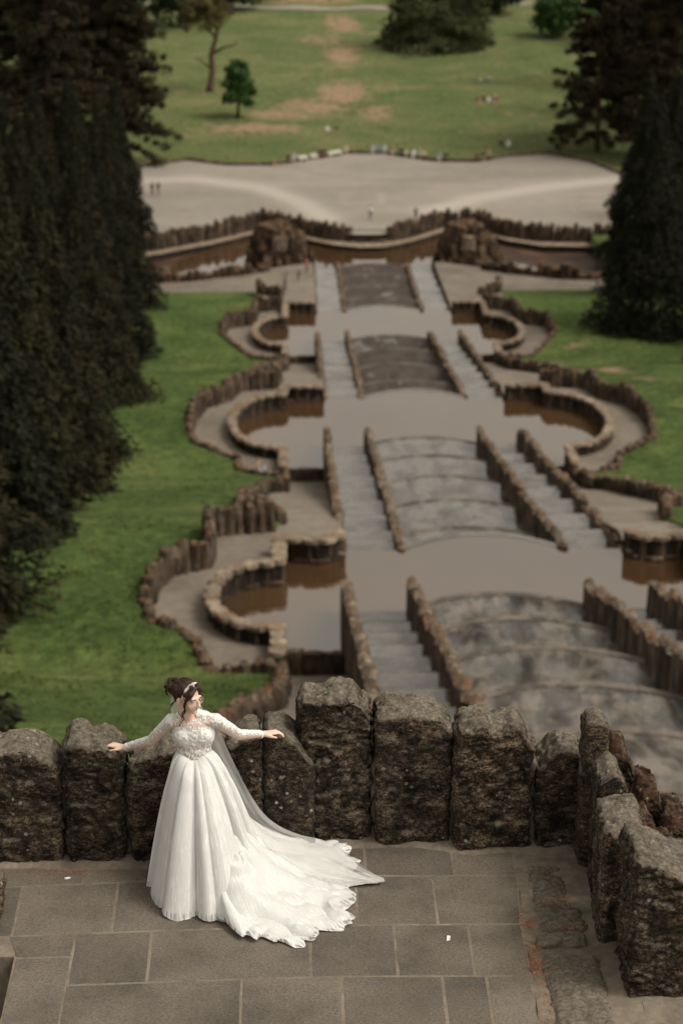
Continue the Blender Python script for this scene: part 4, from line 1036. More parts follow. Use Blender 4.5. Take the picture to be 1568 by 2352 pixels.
# arched drain mouth at the edge of the nearest left pool
dr = thing('drain_arch', 'small pale stone drain arch at the near rim of the nearest left pool', 'drain', (X0 - 10.9, 84.9, ZW[1]))
pts_ = [(.75 * math.cos(t), 0, .55 * math.sin(t)) for t in frange(0, math.pi, 10)]
obj('arch', mesh_from(*tube(pts_, [.16] * 11, 6), True, [MT['cap']]), dr)
V = [(.7 * math.cos(t), .05, .5 * math.sin(t)) for t in frange(0, math.pi, 10)]
obj('mouth_shade', mesh_from(V + [(x, .35, z) for x, y, z in V], [tuple(range(11)), tuple(range(11, 22))] + [(i, i + 1, i + 12, i + 11) for i in range(10)], False, [MT['panel']]), dr)  # dark plug whose colour stands in for the shade inside the opening
# ------------------------------------------------------------------ people: one continuous skin grown round a posed skeleton
def blend(prims, voxel, smooth=2):
    """prims: ('c', a, b, ra, rb) tapered limb or ('e', centre, radii, euler); fused by a voxel remesh into one surface"""
    bm = bmesh.new()
    for p in prims:
        if p[0] == 'c':
            a, b, ra, rb = Vector(p[1]), Vector(p[2]), p[3], p[4]; d = b - a
            q = d.to_track_quat('Z', 'Y').to_matrix().to_4x4()
            bmesh.ops.create_cone(bm, cap_ends=True, segments=14, radius1=ra, radius2=rb, depth=d.length, matrix=Matrix.Translation((a + b) / 2) @ q)
            for c, r in ((a, ra), (b, rb)): bmesh.ops.create_uvsphere(bm, u_segments=14, v_segments=8, radius=r, matrix=Matrix.Translation(c))
        else:
            from mathutils import Euler
            bmesh.ops.create_uvsphere(bm, u_segments=20, v_segments=12, radius=1, matrix=Matrix.Translation(p[1]) @ Euler(p[3] if len(p) > 3 else (0, 0, 0)).to_matrix().to_4x4() @ Matrix.Diagonal((*p[2], 1)))
    me = bpy.data.meshes.new('mesh'); bm.to_mesh(me); bm.free()
    o = bpy.data.objects.new('tmp', me); COL.objects.link(o)
    m = o.modifiers.new('r', 'REMESH'); m.mode = 'VOXEL'; m.voxel_size = voxel; m.use_smooth_shade = True
    if smooth:
        s = o.modifiers.new('s', 'SMOOTH'); s.factor = .5; s.iterations = smooth
    dg = bpy.context.evaluated_depsgraph_get(); dg.update()
    out = bpy.data.meshes.new_from_object(o.evaluated_get(dg))
    bpy.data.objects.remove(o); bpy.data.meshes.remove(me)
    out.polygons.foreach_set('use_smooth', [True] * len(out.polygons))
    return out
def pdist(prims, P):
    D = []
    for p in prims:
        if p[0] == 'c':
            a, b = np.array(p[1]), np.array(p[2]); d = b - a; t = np.clip(((P - a) @ d) / (d @ d), 0, 1)
            D.append(np.linalg.norm(P - a - t[:, None] * d, axis=1) - (p[3] + (p[4] - p[3]) * t))
        else:
            q = (P - np.array(p[1])) / np.array(p[2]); D.append((np.linalg.norm(q, axis=1) - 1) * min(p[2]))
    return np.array(D)
def figure(pose):
    """small distant person facing -Y: list of (region, prim); regions 0 skin 1 hair 2 top 3 legs 4 shoes"""
    r = []
    if pose == 'stand': hip, sh = (0, 0, .92), 1.42; legs = [((.09, 0, .9), (.11, -.03, .5), (.12, 0, .08)), ((-.09, 0, .9), (-.10, -.06, .5), (-.10, .04, .08))]
    elif pose == 'walk': hip, sh = (0, 0, .92), 1.42; legs = [((.09, 0, .9), (.10, -.18, .5), (.10, -.22, .08)), ((-.09, 0, .9), (-.10, .05, .5), (-.10, .28, .12))]
    elif pose == 'sit': hip, sh = (0, 0, .14), .64; legs = [((.09, 0, .12), (.11, -.42, .16), (.12, -.48, -.32)), ((-.09, 0, .12), (-.12, -.42, .16), (-.12, -.44, -.32))]
    else: hip, sh = (0, 0, .13), .62; legs = [((.09, 0, .1), (.2, -.38, .36), (.14, -.68, .06)), ((-.09, 0, .1), (-.22, -.36, .16), (.02, -.5, .07))]
    z0 = hip[2]
    for a, b, c in legs: r += [(3, ('c', a, b, .085, .062)), (3, ('c', b, c, .06, .042)), (4, ('c', c, (c[0], c[1] - .14, c[2] - .03), .045, .04))]
    r += [(3, ('e', (0, 0, z0), (.165, .12, .12))), (2, ('e', (0, 0, z0 + .2), (.15, .11, .2))), (2, ('e', (0, .01, sh - .12), (.175, .115, .17))), (0, ('c', (0, 0, sh), (0, -.01, sh + .12), .055, .05)),
          (0, ('e', (0, -.025, sh + .2), (.078, .092, .112))), (1, ('e', (0, .02, sh + .225), (.088, .095, .105))), (0, ('e', (0, -.115, sh + .185), (.014, .02, .025)))]
    for s in (-1, 1):
        S_ = (s * .18, 0, sh - .05); E_ = (s * .25, .02, sh - .32); H_ = (s * .2, -.16, sh - .5)
        if pose in ('sit', 'ground'): E_ = (s * .26, -.05, sh - .30); H_ = (s * .12, -.3, sh - .4)
        r += [(2, ('c', S_, E_, .058, .045)), (0, ('c', E_, H_, .04, .03)), (0, ('e', (H_[0], H_[1] - .04, H_[2] - .03), (.035, .05, .05)))]
    return r
FIG = {}
for ps in ('stand', 'walk', 'sit', 'ground'):
    f = figure(ps); me = blend([p for _, p in f], .026, 1)
    ctr = np.empty(len(me.polygons) * 3); me.polygons.foreach_get('center', ctr)
    reg = np.array([a for a, _ in f])[pdist([p for _, p in f], ctr.reshape(-1, 3)).argmin(0)]
    me.materials.clear()
    for i in range(5): me.materials.append(None)
    me.polygons.foreach_set('material_index', reg.astype(np.int32)); me.update(); FIG[ps] = me
_cm = {}
def cmat(c):
    c = tuple(round(x, 3) for x in c)
    if c not in _cm: _cm[c] = plain('cloth_%d' % len(_cm), c, .9, .12, 12)
    return _cm[c]
SKIN = cmat((.42, .26, .19))
CLR = dict(white=(.66, .65, .63), cream=(.5, .44, .36), black=(.012, .012, .014), navy=(.02, .03, .06), blue=(.16, .30, .42), lightblue=(.36, .48, .55), red=(.34, .03, .03), pink=(.55, .22, .22), grey=(.12, .125, .125),
           tan=(.34, .22, .15), brown=(.05, .03, .02), blond=(.34, .24, .12), yellow=(.5, .40, .18), jeans=(.06, .085, .13), maroon=(.09, .015, .02), pale=(.48, .42, .40), dark=(.03, .028, .03))
def person(u, Y, z, pose, face, hair, top, legs, label, group=None, sc=1):
    t = obj('person', FIG[pose], None, (X0 + u, Y, z), (0, 0, face), (sc, sc, sc))
    for i, c in enumerate((None, hair, top, legs, 'dark')):
        t.material_slots[i].link = 'OBJECT'; t.material_slots[i].material = SKIN if c is None else cmat(CLR[c])
    return tag(t, label, 'person', group)
KG = 'people sitting along the plaza kerb'
kz = -49.62
def ke(u): return float(np.interp(u, [p[0] for p in PL_FAR], [p[1] for p in PL_FAR])) + .1
for u, top, legs, hair, lb, sc in ((-9.7, 'black', 'dark', 'brown', 'in black sits at the left end of the pale benches', 1), (-8.9, 'lightblue', 'cream', 'brown', 'in light blue sits beside the one in black at the left bench', 1), (-5.2, 'black', 'maroon', 'brown', 'in black and maroon sits between two pale benches', 1), (-4.7, 'maroon', 'black', 'dark', 'in maroon sits close to another between two pale benches', 1),
                             (-1.5, 'cream', 'pale', 'brown', 'in cream sits at the right end of the pale benches', .95), (2.3, 'pale', 'lightblue', 'brown', 'in pale clothes starts the crowded row on the kerb', 1), (2.95, 'blue', 'jeans', 'brown', 'in blue sits second in the crowded kerb row', 1), (3.9, 'lightblue', 'pale', 'blond', 'in light blue with blond hair sits in the crowded kerb row', 1),
                             (5.1, 'tan', 'cream', 'brown', 'in tan sits in the crowded kerb row', .95), (6.2, 'black', 'black', 'yellow', 'all in black with a yellow hat sits on the kerb', 1), (6.9, 'cream', 'pale', 'brown', 'in cream sits right of the yellow hat', .85), (7.9, 'white', 'white', 'brown', 'all in white sits in the crowded kerb row', 1), (8.8, 'lightblue', 'tan', 'blond', 'in light blue and tan sits right of the one in white', 1),
                             (9.3, 'yellow', 'dark', 'brown', 'in yellow sits near the end of the crowded row', 1), (11.3, 'blue', 'cream', 'brown', 'in blue sits right of the gap in the kerb row', 1), (12.2, 'black', 'black', 'dark', 'all in black sits at the end of the kerb row', 1), (16.5, 'maroon', 'dark', 'dark', 'in maroon sits first of three on the right kerb', 1), (17.4, 'black', 'tan', 'brown', 'in black sits in the middle of three on the right kerb', 1),
                             (18.3, 'tan', 'dark', 'blond', 'in tan sits last of three on the right kerb', 1)):
    person(u, ke(u), kz - .05, 'sit', random.uniform(-.3, .3), hair, top, legs, 'distant person ' + lb, KG, sc * 1.2)
MG = 'people on the meadow'
gz = lambda u, Y: ground_z(u, Y)
for u, Y, ps, fc, hair, top, legs, lb in ((20.9, 300.5, 'ground', .5, 'brown', 'black', 'dark', 'person in black sits on the grass behind the right kerb'), (22.0, 300, 'ground', -.3, 'white', 'white', 'white', 'person in white bends on the grass behind the right kerb'),
                                  (-3.9, 311, 'ground', .4, 'white', 'white', 'cream', 'person in white sits on the grass above the benches'), (-2.6, 311.5, 'ground', -.6, 'brown', 'black', 'tan', 'person in black sits beside the white one above the benches'),
                                  (22.2, 354, 'ground', 1.2, 'brown', 'grey', 'pale', 'person in grey lounges higher on the meadow'), (24.0, 354, 'ground', -.8, 'brown', 'lightblue', 'jeans', 'person in light blue lounges higher on the meadow'),
                                  (20.4, 334, 'ground', .9, 'dark', 'black', 'pink', 'person in black at the left of the meadow picnic group'), (21.5, 335.5, 'ground', .3, 'brown', 'maroon', 'dark', 'person in maroon in the meadow picnic group'), (22.2, 334.2, 'ground', 0, 'brown', 'white', 'pale', 'person in white in the middle of the meadow picnic group'),
                                  (23.4, 336, 'ground', -.5, 'blond', 'cream', 'maroon', 'person in cream at the back of the meadow picnic group'), (23.5, 333.4, 'ground', -.9, 'brown', 'red', 'navy', 'person in red in the meadow picnic group'), (23.0, 331.6, 'ground', 2.6, 'blond', 'pale', 'pink', 'person in pale and pink at the front of the meadow picnic group')):
    person(u, Y, gz(u, Y), ps, fc, hair, top, legs, lb, MG, 1.2)
PG = 'people standing on the plaza'
person(-27.3, 268.0, -50, 'stand', .6, 'dark', 'black', 'maroon', 'left of two people in dark clothes standing on the plaza near the spruces', PG, 1.04)
person(-26.5, 268.2, -50, 'walk', -.5, 'dark', 'black', 'black', 'right of two people in black standing on the plaza near the spruces', PG, 1.04)
person(.35, 253.0, -50, 'stand', 3.0, 'brown', 'white', 'grey', 'man in white shirt and grey trousers walking on the plaza', PG, 1.08)
person(-11.6, 285.0, -50, 'stand', 1, 'blond', 'pink', 'tan', 'small child in pink standing before the plaza kerb', PG, .55)
person(-.9, 452, ground_z(-.9, 452), 'walk', 0, 'brown', 'white', 'black', 'person in white top and black trousers on the worn track at the top edge', PG, 1.1)
person(-11.8, 136.6, ZW[2] + .35, 'ground', .8, 'brown', 'tan', 'lightblue', 'person in tan and light blue sitting on the path at the second left pool', PG, 1.0)
person(-7.7, 227.5, -50.15, 'stand', 1.2, 'brown', 'red', 'dark', 'person in red standing by the farthest flight on the left', PG, 1.0)
person(-8.6, 222.8, -50.15, 'stand', -1.2, 'dark', 'black', 'grey', 'person in black standing on the pale apron left of the farthest flight', PG, .95)
person(5.9, 252.5, -49.9, 'stand', .2, 'dark', 'grey', 'dark', 'person in grey standing behind the right curved wall', PG, 1.0)
# pale benches along the kerb
MT['bench'] = plain('pale_bench', (.52, .48, .42), .8, .12, 6)
for i, (u0, u1) in enumerate(((-8.3, -6.9), (-6.6, -5.5), (-4.2, -1.9))):
    y = (ke(u0) + ke(u1)) / 2 - .25; a = math.atan2(ke(u1) - ke(u0), u1 - u0)
    b = thing('bench', f'{["leftmost short", "middle short", "long right"][i]} pale bench on the far plaza kerb', 'bench', (X0 + (u0 + u1) / 2, y, -50), 'benches on the plaza kerb', a)
    L = (u1 - u0) / 2
    obj('seat', box_mesh(-L, L, -.25, .25, .36, .45, [MT['bench']]), b)
    obj('backrest', box_mesh(-L, L, .26, .33, .36, .75, [MT['bench']]), b)
    for s in (-1, 1): obj('leg', box_mesh(s * (L - .15) - .06, s * (L - .15) + .06, -.2, .2, 0, .359, [MT['bench']]), b)
# ------------------------------------------------------------------ the bride
BR = Vector((-.761, 13.094, 0))
bride = thing('person', 'bride in a white lace gown with long train leaning back on the stone parapet', 'person', BR)

M = NM('skin')
c = M.ramp(M.noise(30, 3), [(.3, (.68, .475, .375)), (.7, (.75, .54, .435))])
for nm, col in (('lips', (.52, .10, .07)), ('brow', (.05, .028, .02)), ('blush', (.66, .38, .31))):
    a = M.n('ShaderNodeAttribute', attribute_name=nm); c = M.mix(c, col, a.outputs['Fac'])
M.set(Base_Color=c, Roughness=.5); M.set(**{'Subsurface Weight': .12, 'Subsurface Radius': (.02, .008, .004), 'Subsurface Scale': .3, 'Specular IOR Level': .35})
MT['skin'] = M.m
M = NM('dark_brown_hair')
p = M.mapping(M.objc(), (1, 1, .25))
c = M.ramp(M.noise(140, 4, .6, vec=p), [(.3, (.008, .0042, .003)), (.52, (.030, .0145, .0095)), (.72, (.11, .052, .031))])
M.set(Base_Color=c, Roughness=.5); M.set(**{'Specular IOR Level': .28}); M.bump(M.noise(160, 3, vec=p), .5, .004); MT['hair'] = M.m
MT['eye_white'] = plain('eye_white', (.62, .58, .55), .3, .03); MT['iris'] = plain('iris', (.02, .013, .01), .2, .1)
MT['gold'] = plain('gold_wire', (.62, .47, .36), .3, .1, 20, 0, Metallic=.8)
MT['pearl'] = plain('pearl_white', (.80, .78, .75), .25, .05, 40)
M = NM('lens_glass'); M.set(Base_Color=(1, 1, 1), Roughness=.02, Alpha=.12); MT['lens'] = M.m

# gown cloth: ivory satin under beaded tulle
def gown(name, hem=False, sheer=0.0):
    M = NM(name)
    aphi = M.n('ShaderNodeAttribute', attribute_name='phi').outputs['Fac']; aedge = M.n('ShaderNodeAttribute', attribute_name='edge').outputs['Fac']; arad = M.n('ShaderNodeAttribute', attribute_name='rad').outputs['Fac']
    cb = M.n('ShaderNodeCombineXYZ'); M.link(aphi, cb.inputs[0]); M.link(arad, cb.inputs[1]); uv = cb.outputs[0]
    warp = M.noise(5, 2, .5, vec=uv, out='Color')
    wv = M.mapping(M.mix(uv, warp, .10, 'ADD'), (75, 15, 1))
    strk = M.noise(1.0, 2, .5, vec=wv)
    bead = M.voro(95); bd = M.ramp(bead, [(.16, 1), (.34, 0)])
    pat = M.math('MULTIPLY', M.ramp(strk, [(.48, 0), (.60, 1)]), M.ramp(M.noise(9, 4, .6), [(.38, .12), (.62, 1)]))
    pat = M.math('MAXIMUM', pat, M.math('MULTIPLY', bd, M.ramp(M.noise(5, 3), [(.42, .1), (.6, .9)])))
    c = M.mix((.575, .57, .562), (.72, .715, .705), pat)
    M.set(Base_Color=c, Roughness=.62); M.set(**{'Sheen Weight': .15, 'Sheen Roughness': .5})
    M.bump(pat, .2, .003)
    if hem:
        ring = M.ramp(M.math('ADD', aedge, M.math('MULTIPLY', M.math('SUBTRACT', M.noise(30, 2), .5), .04)), [(.945, 0), (.962, 1)])
        al = M.math('SUBTRACT', 1, M.math('MULTIPLY', ring, M.math('SUBTRACT', .60, M.ramp(strk, [(.38, 0), (.52, .60)]))), True)
        M.set(Alpha=al)
    return M.m
MT['gown'] = gown('beaded_gown', True)
MT['satin'] = plain('ivory_satin', (.56, .555, .545), .45, .03, 6)
M = NM('beaded_illusion_lace')
d = M.n('ShaderNodeAttribute', attribute_name='dens').outputs['Fac']
p = M.mapping(M.objc(), (1, 1, .42)); q = M.mix(p, M.noise(13, 2, vec=M.objc(), out='Color'), .05, 'ADD')
n = M.noise(95, 3, .55, vec=q)
mk = M.ramp(M.math('ADD', n, M.math('SUBTRACT', M.math('MULTIPLY', d, .42), .21)), [(.47, 0), (.53, 1)])
bd = M.ramp(M.voro(120), [(.2, 1), (.45, .55)])
c = M.mix((.60, .585, .565), (.80, .79, .775), bd)
M.set(Base_Color=c, Roughness=.45, Alpha=M.math('MAXIMUM', mk, .12)); M.bump(M.math('MULTIPLY', mk, bd), .5, .006)
MT['lace'] = M.m
M = NM('veil_tulle')
tr = M.n('ShaderNodeBsdfTransparent'); df = M.n('ShaderNodeBsdfDiffuse'); tl = M.n('ShaderNodeBsdfTranslucent'); m1 = M.n('ShaderNodeMixShader'); m2 = M.n('ShaderNodeMixShader')
df.inputs[0].default_value = (.82, .82, .80, 1); tl.inputs[0].default_value = (.82, .82, .80, 1); m1.inputs[0].default_value = .4
M.link(df.outputs[0], m1.inputs[1]); M.link(tl.outputs[0], m1.inputs[2]); M.link(tr.outputs[0], m2.inputs[1]); M.link(m1.outputs[0], m2.inputs[2])
ly = M.n('ShaderNodeLayerWeight'); ly.inputs[0].default_value = .35
M.link(M.ramp(ly.outputs['Facing'], [(0, .40), (.6, .58), (1, .9)]), m2.inputs[0]); M.link(m2.outputs[0], M.out.inputs[0])
MT['veil'] = M.m

# ---- head frame
HC = Vector((-.002, .190, 1.468)); HF = Vector((.76, -.62, -.20)).normalized()
HL = Vector((0.06, 0, 1)).cross(HF).normalized(); HU = HF.cross(HL).normalized()
HS = 1.06
ZS = .89
def H(x, y, z): return HC + (HL * x + HF * y + HU * z * ZS) * HS
HR = Matrix((HL, HF, HU)).transposed()
HE = HR.to_euler()
def he(c, r): return ('e', tuple(H(*c)), (r[0] * HS, r[1] * HS, r[2] * HS * ZS), HE)
def hc(a, b, ra, rb): return ('c', tuple(H(*a)), tuple(H(*b)), ra * HS, rb * HS)
head = [he((0, -.015, .035), (.073, .090, .084)), he((0, .034, -.018), (.060, .060, .088)), he((0, .044, -.072), (.043, .044, .034)), he((0, .077, -.094), (.017, .016, .014)),
        he((.034, .066, -.032), (.024, .024, .026)), he((-.034, .066, -.032), (.024, .024, .026)), hc((0, .088, .018), (0, .112, -.018), .008, .0115), he((.011, .098, -.022), (.008, .009, .007)), he((-.011, .098, -.022), (.008, .009, .007)),
        he((0, .092, -.050), (.021, .010, .0058)), he((0, .0905, -.060), (.018, .0105, .0065)), hc((-.036, .076, .027), (.036, .076, .027), .013, .013),
        he((.074, -.008, -.018), (.008, .015, .025)), he((-.074, -.008, -.018), (.008, .015, .025))]
neckp = [('c', (.012, .228, 1.255), tuple(H(0, -.022, -.06)), .057, .051)]
shR, elR, wrR = (-.122, .222, 1.262), (-.272, .312, 1.062), (-.478, .452, .938)
shL, elL, wrL = (.194, .222, 1.262), (.350, .340, 1.086), (.517, .535, .992)
torso = [('c', shR, shL, .049, .049), ('e', (.035, .222, 1.16), (.150, .092, .15)), ('e', (-.030, .168, 1.166), (.066, .042, .060)), ('e', (.100, .168, 1.166), (.066, .042, .060)), ('e', (.035, .222, 1.03), (.119, .083, .13)),
         ('e', (.033, .235, .89), (.160, .115, .13)), ('c', (-.06, .228, 1.285), (.012, .228, 1.33), .040, .034), ('c', (.125, .228, 1.285), (.012, .228, 1.33), .040, .034)]
arms = [('c', shR, elR, .046, .037), ('c', elR, wrR, .037, .0235), ('c', shL, elL, .046, .037), ('c', elL, wrL, .037, .0235)]
legs = [('c', (-.05, .235, .86), (-.06, .18, .5), .085, .055), ('c', (-.06, .18, .5), (-.06, .2, .09), .053, .034), ('c', (-.06, .2, .08), (-.07, .06, .03), .034, .026),
        ('c', (.115, .235, .86), (.12, .17, .5), .085, .055), ('c', (.12, .17, .5), (.12, .2, .09), .053, .034), ('c', (.12, .2, .08), (.14, .06, .03), .034, .026)]
def hand(w, d, n, thumb_side):
    """palm and five bent fingers; w wrist, d pointing along the hand, n back of the hand"""
    w, d = Vector(w), Vector(d).normalized(); n = Vector(n); n = (n - d * n.dot(d)).normalized(); s = d.cross(n) ; s = s if s.dot(Vector(thumb_side)) > 0 else -s
    P = lambda a, b, c: tuple(w + d * a + s * b + n * c)
    r = [('c', P(-.01, 0, 0), P(.02, 0, .003), .0225, .021)]
    for b in (-.026, -.009, .009, .026): r.append(('c', P(.018, b * .62, .002), P(.083, b, .004), .0135, .0115))
    for b, L, sp in ((.027, .066, .010), (.0095, .074, .003), (-.0085, .069, -.005), (-.0255, .054, -.014)):
        k1, k2, k3 = P(.083, b, .004), P(.083 + L * .48, b + sp * .55, .006), P(.083 + L * .82, b + sp, -.008)
        r += [('c', k1, k2, .0092, .0080), ('c', k2, k3, .0080, .0070), ('c', k3, P(.083 + L * .98, b + sp * 1.1, -.022), .0070, .0060)]
    r += [('c', P(.018, .018, -.004), P(.052, .047, -.008), .0145, .0105), ('c', P(.052, .047, -.008), P(.088, .058, -.016), .0100, .0075)]
    return r
hands = hand(wrR, (-.90, .38, -.02), (0, .1, 1), (0, -1, 0)) + hand(wrL, (.93, .30, -.05), (0, .1, 1), (0, -1, 0))
groups = [('head', head), ('neck', neckp), ('torso', torso), ('arms', arms), ('hands', hands), ('legs', legs)]
prims = [p for _, g in groups for p in g]
body_me = blend(prims, .0044, 2)
nv = len(body_me.vertices); co = np.empty(nv * 3); body_me.vertices.foreach_get('co', co); co = co.reshape(-1, 3)
no = np.empty(nv * 3); body_me.vertices.foreach_get('normal', no); no = no.reshape(-1, 3)
def hdist(c): return (co - np.array(H(*c))) @ np.array(HR) / HS
def blob(c, r): q = hdist(c) / np.array(r); return np.exp(-(q ** 2).sum(1) ** 2)
def setattr_(me, nm, v):
    a = me.attributes.get(nm) or me.attributes.new(nm, 'FLOAT', 'POINT'); a.data.foreach_set('value', np.asarray(v, np.float32))
setattr_(body_me, 'lips', np.clip(blob((0, .1, -.0545), (.0165, .025, .0085)) * 1.1, 0, 1))
setattr_(body_me, 'brow', np.clip(blob((.033, .085, .031), (.019, .02, .0045)) + blob((-.033, .085, .031), (.019, .02, .0045)) + .75 * blob((.031, .085, .0095), (.016, .02, .0065)) + .75 * blob((-.031, .085, .0095), (.016, .02, .0065)), 0, 1))
setattr_(body_me, 'blush', .5 * np.clip(blob((.04, .07, -.03), (.025, .03, .022)) + blob((-.04, .07, -.03), (.025, .03, .022)), 0, 1))
body_me.materials.clear(); body_me.materials.append(MT['skin'])
body = obj('body', body_me, bride)
def uv_ball(r, seg=10):
    bm = bmesh.new(); bmesh.ops.create_uvsphere(bm, u_segments=seg, v_segments=seg // 2 + 2, radius=r); me = bpy.data.meshes.new('mesh'); bm.to_mesh(me); bm.free()
    me.polygons.foreach_set('use_smooth', [True] * len(me.polygons)); return me
for s in (-1, 1):
    e = uv_ball(.0118); e.materials.append(MT['eye_white']); eo = obj('eye', e, body, H(s * .031, .0745, .010))
    e2 = uv_ball(.0062); e2.materials.append(MT['iris']); obj('iris', e2, eo, HF * .0072 + HU * -.0015)

# ---- hair: swept cap, curled bun, front locks and loose strands
hp = [he((0, -.030, .044), (.0815, .084, .0845)), he((0, -.052, .012), (.070, .062, .075)), he((0, -.102, .020), (.060, .046, .056)), he((.016, -.124, .036), (.040, .032, .036)), he((-.030, -.118, .028), (.038, .034, .040)), he((0, -.118, -.008), (.046, .034, .036)), he((-.01, -.085, .062), (.045, .042, .028)),
      hc((-.005, .060, .108), (-.050, .066, .070), .013, .017), hc((-.050, .066, .070), (-.069, .050, .020), .018, .013), hc((-.069, .050, .020), (-.068, .046, -.020), .012, .007),
      hc((.012, .060, .106), (.050, .064, .070), .012, .015), hc((.050, .064, .070), (.068, .044, .015), .014, .010), hc((.068, .044, .015), (.066, .05, -.03), .009, .004),
      hc((-.03, .045, .115), (-.066, .03, .06), .018, .018), hc((.03, .045, .115), (.066, .03, .06), .018, .018), he((0, -.06, -.045), (.045, .032, .035))]
hair_me = blend(hp, .0042, 1)
hair_me.materials.clear(); hair_me.materials.append(MT['hair'])
hair = obj('hair', hair_me, bride)
rs = random.Random(8); parts = []
def strand(pts, r0, r1, n=5):
    # smooth the polyline
    P = [Vector(H(*p)) for p in pts]; Q = []
    for i in range(len(P) - 1):
        a, b, c_, d_ = P[max(i - 1, 0)], P[i], P[i + 1], P[min(i + 2, len(P) - 1)]
        for k in range(6):
            t = k / 6; Q.append(.5 * ((2 * b) + (c_ - a) * t + (2 * a - 5 * b + 4 * c_ - d_) * t * t + (3 * b - a - 3 * c_ + d_) * t ** 3))
    Q.append(P[-1]); m = len(Q)
    parts.append(tube(Q, [r0 + (r1 - r0) * (i / (m - 1)) ** 1.5 for i in range(m)], n))
# curls of the bun
for i in range(26):
    a = rs.uniform(0, 6.28); cx, cy, cz = rs.uniform(-.045, .04), -.118 + rs.uniform(-.012, .012), .018 + rs.uniform(-.04, .045); R_ = rs.uniform(.016, .030)
    tl_ = rs.uniform(-.6, .6)
    strand([(cx + R_ * math.cos(a + t), cy - .012 + R_ * .5 * math.sin(t * 1.3 + tl_) - .01, cz + R_ * math.sin(a + t)) for t in (0, 1, 2, 3, 4, 5)], .0075, .005)
# sweeping locks over the cap
for i in range(46):
    x0 = rs.uniform(-.07, .07); f = x0 / .07
    pts = []
    for t in (0, .25, .5, .75, 1):
        th = (1.15 - 2.2 * t)
        xx = x0 * (1 - .45 * t) + rs.uniform(-.003, .003)
        k = math.sqrt(max(.05, 1 - (xx / .0835) ** 2))
        pts.append((xx, -.030 + .0855 * k * math.sin(th), .044 + .086 * k * math.cos(th)))
    strand(pts, .0046, .0030, 4)
# the long loose curl before her right ear, another by the left cheek, wisps at the nape
strand([(-.070, .05, .02), (-.074, .052, -.03), (-.070, .058, -.07), (-.078, .050, -.105), (-.066, .056, -.135), (-.080, .048, -.165), (-.090, .045, -.20)], .0075, .0020)
strand([(-.069, .046, .03), (-.078, .045, -.02), (-.072, .052, -.06), (-.082, .040, -.10), (-.076, .046, -.13), (-.092, .036, -.175)], .006, .0012)
strand([(.069, .046, .02), (.073, .052, -.02), (.066, .058, -.05), (.071, .05, -.085)], .005, .0015)
for i in range(7): strand([(rs.uniform(-.05, .01), -.07, -.06), (rs.uniform(-.06, 0), -.085, -.10), (rs.uniform(-.07, 0), -.085, -.14)], .0022, .0006, 4)
for i in range(10):
    a = rs.uniform(-.6, .6); strand([(.05 * a, -.13, .035), (.06 * a - .02, -.155 + rs.uniform(-.01, .01), .025 + rs.uniform(-.03, .03)), (.08 * a - .03, -.165, rs.uniform(-.05, .05))], .0014, .0005, 4)
obj('locks', mesh_from(*merge(parts), True, [MT['hair']]), hair)

# ---- beaded headband and glasses
parts = []
strand([(-.084 * math.cos(t), .020 + .012 * math.sin(t), .030 + .099 * math.sin(t)) for t in frange(-.15, math.pi + .15, 10)], .0022, .0022, 5)
band = obj('headband', mesh_from(*merge(parts), True, [MT['pearl']]), bride)
parts = []
for i in range(24):
    t = .62 + (math.pi - 1.24) * i / 23
    for s in (-1, 0, 1):
        c_ = H(-.087 * math.cos(t), .022 + .012 * math.sin(t) + s * .0068 + rs.uniform(-.002, .002), .032 + .102 * math.sin(t))
        bm = bmesh.new(); bmesh.ops.create_icosphere(bm, subdivisions=1, radius=1, matrix=Matrix.Translation(c_) @ Matrix.Diagonal((rs.uniform(.0025, .0042), rs.uniform(.0025, .0045), rs.uniform(.0025, .004), 1)))
        parts.append(([v.co[:] for v in bm.verts], [tuple(v.index for v in f.verts) for f in bm.faces])); bm.free()
obj('pearl_leaves', mesh_from(*merge(parts), True, [MT['pearl']]), band)
gl = None
parts = []
for s in (-1, 1):
    strand([(s * (.033 + .0255 * math.cos(t)), .103 - .010 * abs(math.cos(t) * .5 + .5), .006 + .0225 * math.sin(t)) for t in frange(0, 2 * math.pi, 12)], .0017, .0017, 5)
    strand([(s * .058, .092, .012), (s * .072, .06, .010), (s * .078, 0, .006)], .0014, .0014, 5)
strand([(-.009, .104, .010), (0, .109, .013), (.009, .104, .010)], .0015, .0015, 5)
gl = obj('glasses', mesh_from(*merge(parts), True, [MT['gold']]), bride)
for s in (-1, 1):
    V = [tuple(H(s * (.033 + .0245 * math.cos(t)), .103 - .010 * abs(math.cos(t) * .5 + .5), .006 + .0215 * math.sin(t))) for t in frange(0, 2 * math.pi * 15 / 16, 15)]
    obj('lens', mesh_from(V, [tuple(range(16))], True, [MT['lens']]), gl)

# ---- bodice and sleeves: beaded illusion lace lying on the body
gi = np.concatenate([[k] * len(g) for k, (_, g) in enumerate(groups)])
npg = len(body_me.polygons); ctr = np.empty(npg * 3); body_me.polygons.foreach_get('center', ctr); ctr = ctr.reshape(-1, 3)
near = gi[pdist(prims, ctr).argmin(0)]
def along(P, a, b):
    a, b = np.array(a), np.array(b); d = b - a; return ((P - a) @ d) / (d @ d)
sel = ((near == 2) & (ctr[:, 2] > 0.975 + .6 * np.abs(ctr[:, 0] - .035) ** 1.3) & (ctr[:, 2] < 1.36))
fore = (near == 3)
cutR, cutL = along(ctr, elR, wrR) < .93, along(ctr, elL, wrL) < .93
sel |= fore & np.where(ctr[:, 0] < .03, cutR, cutL)
dn = np.linalg.norm((ctr - np.array([.012, .215, 1.33])) * [1, 1, .8], axis=1)
sel &= dn > .052
idx = np.nonzero(sel)[0]
